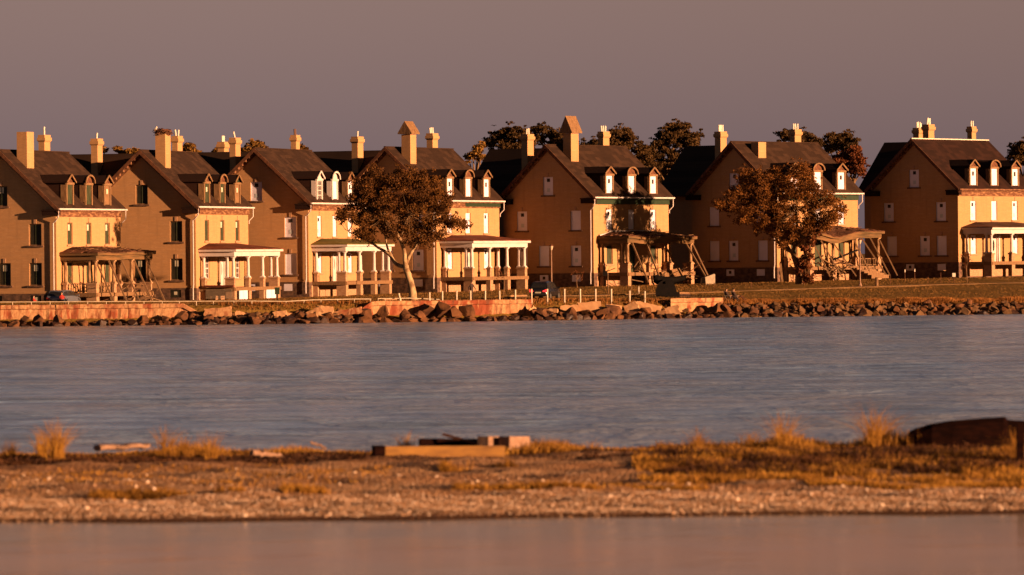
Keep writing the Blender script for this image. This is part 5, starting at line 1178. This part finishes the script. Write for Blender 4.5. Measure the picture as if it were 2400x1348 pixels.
railing([(-60, 708.5), (240, 707), (425, 706.5), (600, 705.5)], 4.2, 'long pale pipe railing on top of the left sea wall', [-20, 29, 73, 117, 160, 205, 249, 294, 337, 380, 420, 460, 500, 548, 590])
railing([(520, 706), (612, 706), (672, 706.5), (735, 703), (832, 701), (870, 701)], 4.6, 'pale pipe railing over the open bank between the sea walls', [553, 589, 612, 651, 670, 712, 752, 791, 830, 868])
railing([(886, 700), (903, 700), (960, 699), (1030, 702)], 4.4, 'short pale pipe railing behind the big tree foot', [886, 903, 940, 979])
# iron picket fences round the cannon
def pickets(px0, px1, d, y0, lab, n):
    T = empty('picket_fence', (0, 0, 0)); tag(T, lab, 'fence', 'low dark picket fences'); ORG[T.name] = np.zeros(3)
    A_, B__ = gp(px0, d), gp(px1, d); h = at_d((px0 + px1) / 2, y0, d).z - (A_.z + B__.z) / 2
    for zz in (.12, h - .06): MB().beam(A_ + Vector((0, 0, zz)), B__ + Vector((0, 0, zz)), .04, .04).build('rail', 'iron', T)
    for k in range(n):
        q = A_.lerp(B__, k / (n - 1)); MB().beam(q + Vector((0, 0, -.05)), q + Vector((0, 0, h)), .035, .035, up=(0, 1, 0)).build('picket', 'iron', T)
pickets(1520, 1610, 478, 690, 'low dark picket fence in front of the cannon', 26); pickets(1612, 1702, 479, 692, 'low dark picket fence behind the short sea wall', 26)
# cannon
g0 = gd(1570, 696); d = g0.y; sc_ = FPX / d
C_ = empty('cannon', tuple(g0)); ORG[C_.name] = np.array(g0); tag(C_, 'black old cannon on a heavy iron carriage before the propped porch', 'cannon')
cp = lambda px, py, dy=0: at_d(px, py, d + dy)
mb = MB(); prof = [(1536, 692), (1537, 680), (1543, 664), (1556, 655), (1576, 655), (1583, 672), (1590, 697), (1572, 699), (1560, 694), (1548, 693)]
for dy in (-.75, .55): MB().prism([cp(x, y, dy) for x, y in prof], (0, .2, 0)).build('carriage_cheek', 'iron', C_)
mb.beam(cp(1540, 690, -.6), cp(1586, 692, -.6) + Vector((0, 0, 0)), .1, .3); MB().box(g0.x - 1.3, g0.x + .9, g0.y - .55, g0.y + .55, g0.z - .1, g0.z + .45).build('carriage_bed', 'iron', C_)
MB().tube([cp(1532, 652), cp(1534, 652), cp(1541, 656), cp(1560, 659), cp(1580, 656), cp(1606, 651), cp(1608, 650.7)], [.15, .34, .43, .42, .30, .22, .25], 16).build('barrel', 'iron', C_, smooth=False)
MB().tube([cp(1562, 662, -.9), cp(1562, 662, .9)], [.12, .12], 10).build('trunnion', 'iron', C_)
MB().box(g0.x + .9, g0.x + 1.9, g0.y - .3, g0.y + .5, g0.z - .1, g0.z + .28).build('plinth', 'stone', C_)
# grey shrub
bb = gp(1492, 474); tree('grey_shrub', 'round sparse grey shrub behind the long tilted slab', tuple(bb), [(1486, 697, 7), (1497, 694, 8), (1504, 699, 6), (1478, 700, 5)], 474, 'leaf_dark', depth=.4, size=.05, dens=90, sub=40, seed=8, trunk_r=.03, subr=.2, cat='shrub')
# low white kerb bench etc
for px0, px1, py, d, lab in ((1197, 1236, 683, 484, 'low pale kerb stone left of the black car'), (900, 930, 694.5, 474, 'low pale kerb stone left of the big tree foot'), (1592, 1615, 672, 494, 'low pale kerb stone right of the cannon')):
    a_, b_ = gp(px0, d), gp(px1, d); tag(MB().beam(a_ + Vector((0, 0, .08)), b_ + Vector((0, 0, .08)), .3, .22).build('kerb_stone', 'slab'), lab, 'kerb stone')
# steps of the sixth porch
q = place(H6, 3.7, 9.9, 0); T = empty('porch_steps', tuple(q), H6.rotation_euler.z); tag(T, 'pale wooden steps before the collapsing porch', 'steps'); ORG[T.name] = np.zeros(3)
for k in range(5): MB().box(.05 + k * .42, .05 + (k + 1) * .42 - .012, -1.5 + k * .05, 1.7 + k * .05, -.25, .88 - k * .19).build('step', 'wood', T)
# leaning white panel
q = place(H5, 2.2, 17.6, 0); p0 = at_d(1640, 664, 500)
mb = MB(); x0_, x1_ = at_d(1643, 660, 529).x, at_d(1678, 660, 529).x; zb = gzf(x0_, 529)
mb.prism([(x0_, 529.0, zb - .3), (x1_, 531.0, zb - .3), (x1_, 531.0, zb + 1.0), (x1_ - .15, 530.8, zb + 1.0), (x0_ + .1, 529.1, zb + .6)], (-.05, 1.3, .05)); tag(mb.build('cellar_hood', 'metal_grey'), 'white slanted cellar hood between the fifth and sixth houses', 'hood')
# stray stake from the porch beyond the left edge
a_, b_ = at_d(-6, 640, 480), at_d(16, 712, 478); tag(MB().beam(a_, b_, .14, .14).build('timber_prop', 'prop'), 'slanting timber prop at the left edge of the photo', 'prop')
tag(MB().beam(at_d(1829, 618, 533.5), at_d(1834, 664, 533), .22, .22, up=(0, 1, 0)).build('wooden_post', 'wood'), 'short leaning wooden post beside the white downspout of the sixth house', 'post')

# --- people
def skin_body(name, joints, edges, zones, loc, rz=0, parent=None, org=None):
    me = bpy.data.meshes.new(name); me.from_pydata([j[0] for j in joints], edges, []); o = bpy.data.objects.new(name, me); COL.objects.link(o)
    bm = bmesh.new(); bm.from_mesh(me); ly = bm.verts.layers.skin.verify(); bm.verts.ensure_lookup_table()
    for v_, j in zip(bm.verts, joints):
        r_ = j[1]; v_[ly].radius = (r_, r_) if not isinstance(r_, tuple) else r_
    bm.verts[0][ly].use_root = True; bm.to_mesh(me); bm.free()
    s_ = o.modifiers.new('skin', 'SKIN'); s_.use_smooth_shade = True; u_ = o.modifiers.new('sub', 'SUBSURF'); u_.levels = 1; u_.render_levels = 1
    dg = bpy.context.evaluated_depsgraph_get(); m2 = bpy.data.meshes.new_from_object(o.evaluated_get(dg)); bpy.data.objects.remove(o)
    o = bpy.data.objects.new(name, m2); COL.objects.link(o); m2.materials.clear()
    for mm in zones[0]: m2.materials.append(MT[mm])
    for p_ in m2.polygons: p_.material_index = zones[1](p_.center); p_.use_smooth = True
    o.location = loc; o.rotation_euler = (0, 0, rz); return o
EDG = [(0, 1), (1, 2), (2, 3), (3, 4), (4, 5), (5, 22), (2, 6), (6, 7), (7, 8), (8, 9), (2, 10), (10, 11), (11, 12), (12, 13), (0, 14), (14, 15), (15, 16), (16, 17), (0, 18), (18, 19), (19, 20), (20, 21)]
def fingers(J, E_, wi, hand, dirv):
    d_ = Vector(dirv).normalized(); s_ = d_.orthogonal().normalized()
    for k, l in enumerate((.055, .07, .075, .068)):
        b_ = Vector(J[hand][0]); a_ = b_ + s_ * (k - 1.5) * .019 + d_ * .03; i = len(J); J += [(tuple(a_), .009), (tuple(a_ + d_ * l), .008)]; E_ += [(hand, i), (i, i + 1)]
    b_ = Vector(J[wi][0]); i = len(J); J += [(tuple(b_.lerp(Vector(J[hand][0]), .5) + s_ * .045), .011)]; E_ += [(hand, i)]
def person(name_lab, loc, rz, pose, shirt, pants, hair='hair', label='', hat=False):
    if pose == 'stand': J = [((0, 0, .95), .15), ((0, 0, 1.15), .13), ((0, -.01, 1.38), .15), ((0, 0, 1.50), .055), ((0, -.02, 1.60), .085), ((0, -.03, 1.68), .09), ((-.19, 0, 1.40), .06), ((-.25, .03, 1.12), .042), ((-.22, -.12, .90), .032), ((-.21, -.16, .84), .03), ((.19, 0, 1.40), .06), ((.25, .03, 1.12), .042), ((.22, -.12, .90), .032), ((.21, -.16, .84), .03), ((-.10, 0, .86), .10), ((-.11, -.02, .48), .062), ((-.11, .03, .09), .042), ((-.12, -.13, .04), .038), ((.10, 0, .86), .10), ((.11, .03, .48), .062), ((.11, .08, .09), .042), ((.12, -.06, .04), .038), ((0, -.115, 1.655), .018)]
    elif pose == 'walk': J = [((0, 0, .93), .15), ((0, -.02, 1.13), .13), ((0, -.04, 1.36), .15), ((0, -.05, 1.48), .055), ((0, -.07, 1.58), .085), ((0, -.08, 1.66), .09), ((-.19, -.04, 1.38), .06), ((-.25, .12, 1.12), .042), ((-.23, .10, .88), .032), ((-.22, .09, .82), .03), ((.19, -.04, 1.38), .06), ((.25, -.18, 1.13), .042), ((.22, -.34, .95), .032), ((.21, -.38, .90), .03), ((-.10, 0, .84), .10), ((-.11, -.16, .48), .062), ((-.11, -.22, .09), .042), ((-.12, -.36, .05), .038), ((.10, 0, .84), .10), ((.11, .10, .46), .062), ((.11, .36, .14), .042), ((.12, .24, .05), .038), ((0, -.165, 1.635), .018)]
    else: J = [((0, 0, .38), .16), ((0, .12, .58), .14), ((0, .22, .82), .155), ((0, .24, .94), .055), ((0, .21, 1.04), .085), ((0, .20, 1.12), .09), ((-.19, .20, .84), .06), ((-.25, .05, .62), .042), ((-.22, -.18, .55), .032), ((-.21, -.24, .54), .03), ((.19, .20, .84), .06), ((.25, .05, .62), .042), ((.22, -.18, .55), .032), ((.21, -.24, .54), .03), ((-.10, -.08, .38), .10), ((-.12, -.48, .50), .065), ((-.12, -.80, .20), .045), ((-.12, -.92, .10), .038), ((.10, -.08, .38), .10), ((.12, -.50, .54), .065), ((.12, -.86, .24), .045), ((.12, -.98, .14), .038), ((0, .115, 1.095), .018)]
    J = list(J); E_ = list(EDG); fingers(J, E_, 8, 9, Vector(J[9][0]) - Vector(J[8][0])); fingers(J, E_, 12, 13, Vector(J[13][0]) - Vector(J[12][0]))
    nz = J[3][0][2]; hz = J[0][0][2]
    def zn(c):
        if c.z > nz: return 0
        if min((Vector(J[k][0]) - c).length for k in (9, 13)) < .10: return 0
        if pose == 'sit': return 2 if c.y < -.02 and abs(c.x) < .20 else 1
        return 1 if c.z > hz else 2
    o = skin_body('person', J, E_, (['skin', shirt, pants], zn), loc, rz); tag(o, label, 'person'); ORG[o.name] = np.zeros(3)
    h = Vector(J[5][0]); bm = bmesh.new(); bmesh.ops.create_uvsphere(bm, u_segments=14, v_segments=10, radius=.108)
    for v_ in list(bm.verts):
        if v_.co.y < -.045 and v_.co.z < .05: bm.verts.remove(v_)
    me = bpy.data.meshes.new('hair'); bm.to_mesh(me); bm.free(); me.materials.append(MT[hair]); ho = bpy.data.objects.new('hair', me); COL.objects.link(ho); ho.parent = o; ho.location = tuple(h + Vector((0, .012, .015))); ho.scale = (1, 1.05, 1.1)
    return o
g_ = gp(147, 464.6); person('', (g_.x, g_.y, g_.z - .22), .5, 'sit', 'red_cloth', 'denim', label='person in a red top sitting behind the left sea wall before the silver car')
g_ = gp(84, 464.5); person('', (g_.x, g_.y, g_.z - .62), 1.2, 'sit', 'red_cloth', 'dark_cloth', hair='hair', label='person crouching low behind the left railing, only the head showing')
g_ = gd(1105, 703.5); person('', tuple(g_), .9, 'walk', 'dark_cloth', 'dark_cloth', label='dark clothed person walking on the lawn in front of the fourth porch')
sz = gp(1708, 472.5); 
def chair(loc, rz, lab):
    T = empty('folding_chair', loc, rz); tag(T, lab, 'chair', 'folding chairs on the bank'); ORG[T.name] = np.zeros(3)
    MB().box(-.26, .26, -.24, .22, .28, .31).build('seat', 'dark_cloth', T); MB().beam((0, .20, .31), (0, .42, .98), .52, .03, up=(0, 1, 0)).build('backrest', 'dark_cloth', T)
    for x in (-.25, .25):
        MB().tube([(x, -.24, .0), (x, .22, .30), (x, .26, .5)], [.014] * 3, 5).build('leg', 'galv', T); MB().tube([(x, .26, .0), (x, -.22, .30), (x, -.24, .52)], [.014] * 3, 5).build('leg', 'galv', T)
        MB().tube([(x, -.26, .52), (x, .34, .54)], [.018] * 2, 5).build('armrest', 'galv', T)
for px, d, sh_, pn, lab, lc in ((1708, 709, 'dark_cloth', 'dark_cloth', 'left one of two people sitting by the shore, in dark clothes', 'folding chair under the left seated person'), (1725, 711, 'dark_cloth', 'wood_dark', 'right one of two people sitting by the shore, leaning back', 'folding chair under the right seated person')):
    g_ = gd(px, d); person('', tuple(g_), 1.25, 'sit', sh_, pn, label=lab); chair(tuple(g_), 1.25, lc)

# --- cars
def car(name, loc, rz, paint, lab, kind):
    T = empty(name, loc, rz); tag(T, lab, 'car'); ORG[T.name] = np.zeros(3)
    Lh, Wd = (2.35, .93) if kind == 'suv' else (2.3, .88); H0, H1_, H2_ = (.32, 1.02, 1.68) if kind == 'suv' else (.25, .90, 1.48)
    # body: rear at -y.  stations along y with half width and heights
    st = [(-Lh, .80, .45, H1_ - .12), (-Lh + .10, .90, H0, H1_), (-1.2, .98, H0 - .02, H1_ + .02), (0, 1.0, H0 - .04, H1_), (1.2, .98, H0 - .02, H1_ - .04), (Lh - .25, .92, H0 + .02, H1_ - .16), (Lh, .74, .42, H1_ - .36)]
    mb = MB(); vs = []
    for y, w_, zb, zt in st:
        w_ *= Wd; zm = (zb + zt) / 2
        for x, z in ((-w_ * .9, zb), (-w_, zb + .12), (-w_ * 1.01, zm + .08), (-w_ * .93, zt), (w_ * .93, zt), (w_ * 1.01, zm + .08), (w_, zb + .12), (w_ * .9, zb)): vs.append((x, y, z))
    n = 8; fs_ = [(i * n + j, i * n + (j + 1) % n, (i + 1) * n + (j + 1) % n, (i + 1) * n + j) for i in range(len(st) - 1) for j in range(n)] + [tuple(range(n)), tuple(reversed(range((len(st) - 1) * n, len(st) * n)))]
    mb.add(vs, fs_); mb.build('body', paint, T)
    cab = [(-Lh + .12, -Lh + .50, H1_, H2_ - .06), (-1.0, -.9, H1_, H2_), (.1, .0, H1_, H2_ - .02), (1.25, .62, H1_ - .03, H2_ - .10)]
    mb = MB(); vs = []
    for yb, yt, zb, zt in cab:
        for x, y, z in ((-.90 * Wd, yb, zb), (-.74 * Wd, yt, zt - .05), (-.62 * Wd, yt, zt), (.62 * Wd, yt, zt), (.74 * Wd, yt, zt - .05), (.90 * Wd, yb, zb)): vs.append((x, y, z))
    fs_ = [(i * 6 + j, i * 6 + j + 1, (i + 1) * 6 + j + 1, (i + 1) * 6 + j) for i in range(3) for j in range(5)] + [tuple(range(6)), tuple(reversed(range(18, 24)))]
    mb.add(vs, fs_); mb.build('cabin', paint, T)
    lerp = lambda a, b_, f: tuple(a[i] + (b_[i] - a[i]) * f for i in range(3))
    def pane(q, nrm, name='window', mat='glass', k=.012, inset=.10):
        c = tuple(sum(p[i] for p in q) / 4 for i in range(3)); q = [lerp(p, c, inset) for p in q]; e = Vector(nrm).normalized() * k
        MB().prism([Vector(p) + e * .2 for p in q], e).build(name, mat, T)
    for s_ in (-1, 1):
        for i in range(3):
            a_, b_ = cab[i], cab[i + 1]; pane([(s_ * .895 * Wd, a_[0], a_[2] + .03), (s_ * .895 * Wd, b_[0], b_[2] + .03), (s_ * .745 * Wd, b_[1], b_[3] - .09), (s_ * .745 * Wd, a_[1], a_[3] - .09)], (s_, 0, .3), inset=.06)
    a_ = cab[0]; pane([(-.82 * Wd, a_[0], a_[2] + .06), (.82 * Wd, a_[0], a_[2] + .06), (.64 * Wd, a_[1], a_[3] - .08), (-.64 * Wd, a_[1], a_[3] - .08)], (0, -1, .5), 'rear_window', k=.02, inset=.04)
    a_ = cab[3]; pane([(-.82 * Wd, a_[0], a_[2] + .04), (.82 * Wd, a_[0], a_[2] + .04), (.64 * Wd, a_[1], a_[3] - .04), (-.64 * Wd, a_[1], a_[3] - .04)], (0, 1, .5), 'windscreen', k=.02, inset=.04)
    for s_ in (-1, 1):
        MB().prism([(s_ * .86 * Wd, -Lh - .0, H1_ - .30), (s_ * .50 * Wd, -Lh - .015, H1_ - .28), (s_ * .50 * Wd, -Lh - .015, H1_ - .18), (s_ * .88 * Wd, -Lh + .03, H1_ - .08)], (0, -.035, 0)).build('tail_light', 'tail' if kind == 'suv' else 'red_cloth', T)
        MB().box(s_ * .62 * Wd - .14, s_ * .62 * Wd + .14, Lh - .06, Lh + .02, H1_ - .55, H1_ - .42).build('headlight', 'galv', T)
        MB().box(s_ * 1.02 * Wd - .02, s_ * 1.02 * Wd + s_ * .22 + (.02 if s_ < 0 else 0), .85, .95, H1_ - .02, H1_ + .13).build('mirror', paint, T)
        for y in (-1.38, 1.42):
            W_ = MB().tube([(s_ * (.98 * Wd), y, .35), (s_ * (.98 * Wd - .24), y, .35)], [.35, .35], 20).build('wheel', 'tyre', T); MB().tube([(s_ * (.98 * Wd + .012), y, .35), (s_ * (.98 * Wd - .02), y, .35)], [.21, .22], 14).build('rim', 'rim', W_)
    MB().box(-.75 * Wd, .75 * Wd, -Lh - .06, -Lh + .1, .42, .60).build('bumper', 'tyre', T)
    MB().box(-.26, .26, -Lh - .075, -Lh - .061 + .02, H1_ - .42, H1_ - .29).build('licence_plate', 'notice_pale', T)
    return T
g_ = gd(1278, 703); car('parked_car', (g_.x, g_.y + 2.3, g_.z), R(-16), 'black_paint', 'black sport utility car with red tail lights on the grass behind the posts', 'suv')
g_ = gp(150, 467.3); car('parked_car', (g_.x, g_.y, g_.z - .42), R(-16), 'silver_paint', 'silver blue car half hidden behind the left sea wall', 'sedan')

# --- birds and nest
q = place(H2, -4.05, 2.35, EV + 6.8); rg = random.Random(9); mb = MB()
for k in range(420):
    a_ = rg.uniform(0, 6.283); r_ = .75 * math.sqrt(rg.random()); c_ = q + Vector((math.cos(a_) * r_ * 1.05, math.sin(a_) * r_, rg.uniform(.0, .62) * (1 - .35 * (r_ / .75) ** 2))); t_ = a_ + math.pi / 2 + rg.uniform(-.9, .9)
    e_ = Vector((math.cos(t_), math.sin(t_), rg.uniform(-.35, .35))) * rg.uniform(.15, .42); mb.beam(c_ - e_, c_ + e_, .03, .03)
tag(mb.build('bird_nest', 'wood_dark'), 'big untidy stick nest on top of the second house chimney', 'nest')
def bird(loc, rz, s_, mats, lab, fly=False):
    T = empty('bird', loc, rz); tag(T, lab, 'bird'); ORG[T.name] = np.zeros(3); P_ = lambda *p: tuple(v_ * s_ for v_ in p)
    if fly:
        MB().tube([P_(0, .28, 0), P_(0, .12, .01), P_(0, -.05, 0), P_(0, -.2, 0), P_(0, -.27, .0)], [.015 * s_, .07 * s_, .085 * s_, .05 * s_, .01 * s_], 8).build('body', mats[0], T)
        for k in (-1, 1): MB().prism([P_(k * .05, -.12, .03), P_(k * .05, .1, .03), P_(k * .35, .14, .16), P_(k * .7, .18, .06), P_(k * .36, -.08, .17)], (0, 0, .02 * s_)).build('wing', mats[0], T)
    else:
        MB().tube([P_(0, .30, -.02), P_(0, .18, .06), P_(0, .03, .17), P_(0, -.06, .30), P_(0, -.07, .38), P_(0, -.07, .44)], [.02 * s_, .08 * s_, .12 * s_, .08 * s_, .065 * s_, .015 * s_], 10).build('body', mats[0], T)
        MB().tube([P_(0, -.12, .39), P_(0, -.2, .365)], [.02 * s_, .004], 6).build('beak', mats[1], T)
        for k in (-1, 1): MB().prism([P_(k * .10, -.04, .28), P_(k * .13, .1, .14), P_(k * .05, .38, -.02), P_(k * .09, .2, .1)], (k * .02, 0, .02)).build('wing', mats[1], T)
        for k in (-1, 1): MB().tube([P_(k * .04, .04, .08), P_(k * .04, .03, -.06)], [.012, .01], 5).build('leg', mats[1], T)
bird(tuple(q + Vector((-.62, -.2, .42))), 2.2, .95, ('flue', 'wood_dark'), 'white breasted bird perched on the left edge of the stick nest')
bird(tuple(place(H5, -4.0, 1.4, EV + 6.15 + 1.75)), .8, .5, ('iron', 'iron'), 'small dark bird on the peak of the tall chimney cover')
bird(tuple(at_d(1158, 295, 500)), .6, .5, ('iron', 'iron'), 'small dark bird flying left of the wing chimney', True)
bird(tuple(place(H5, -12.8, 8.25, EV + 6.25 + .60)), .8, .45, ('iron', 'iron'), 'small dark bird on the flue of the fifth house wing chimney')
print('objects', len(bpy.data.objects), 'tris', sum(len(o.data.polygons) for o in bpy.data.objects if o.type == 'MESH'))
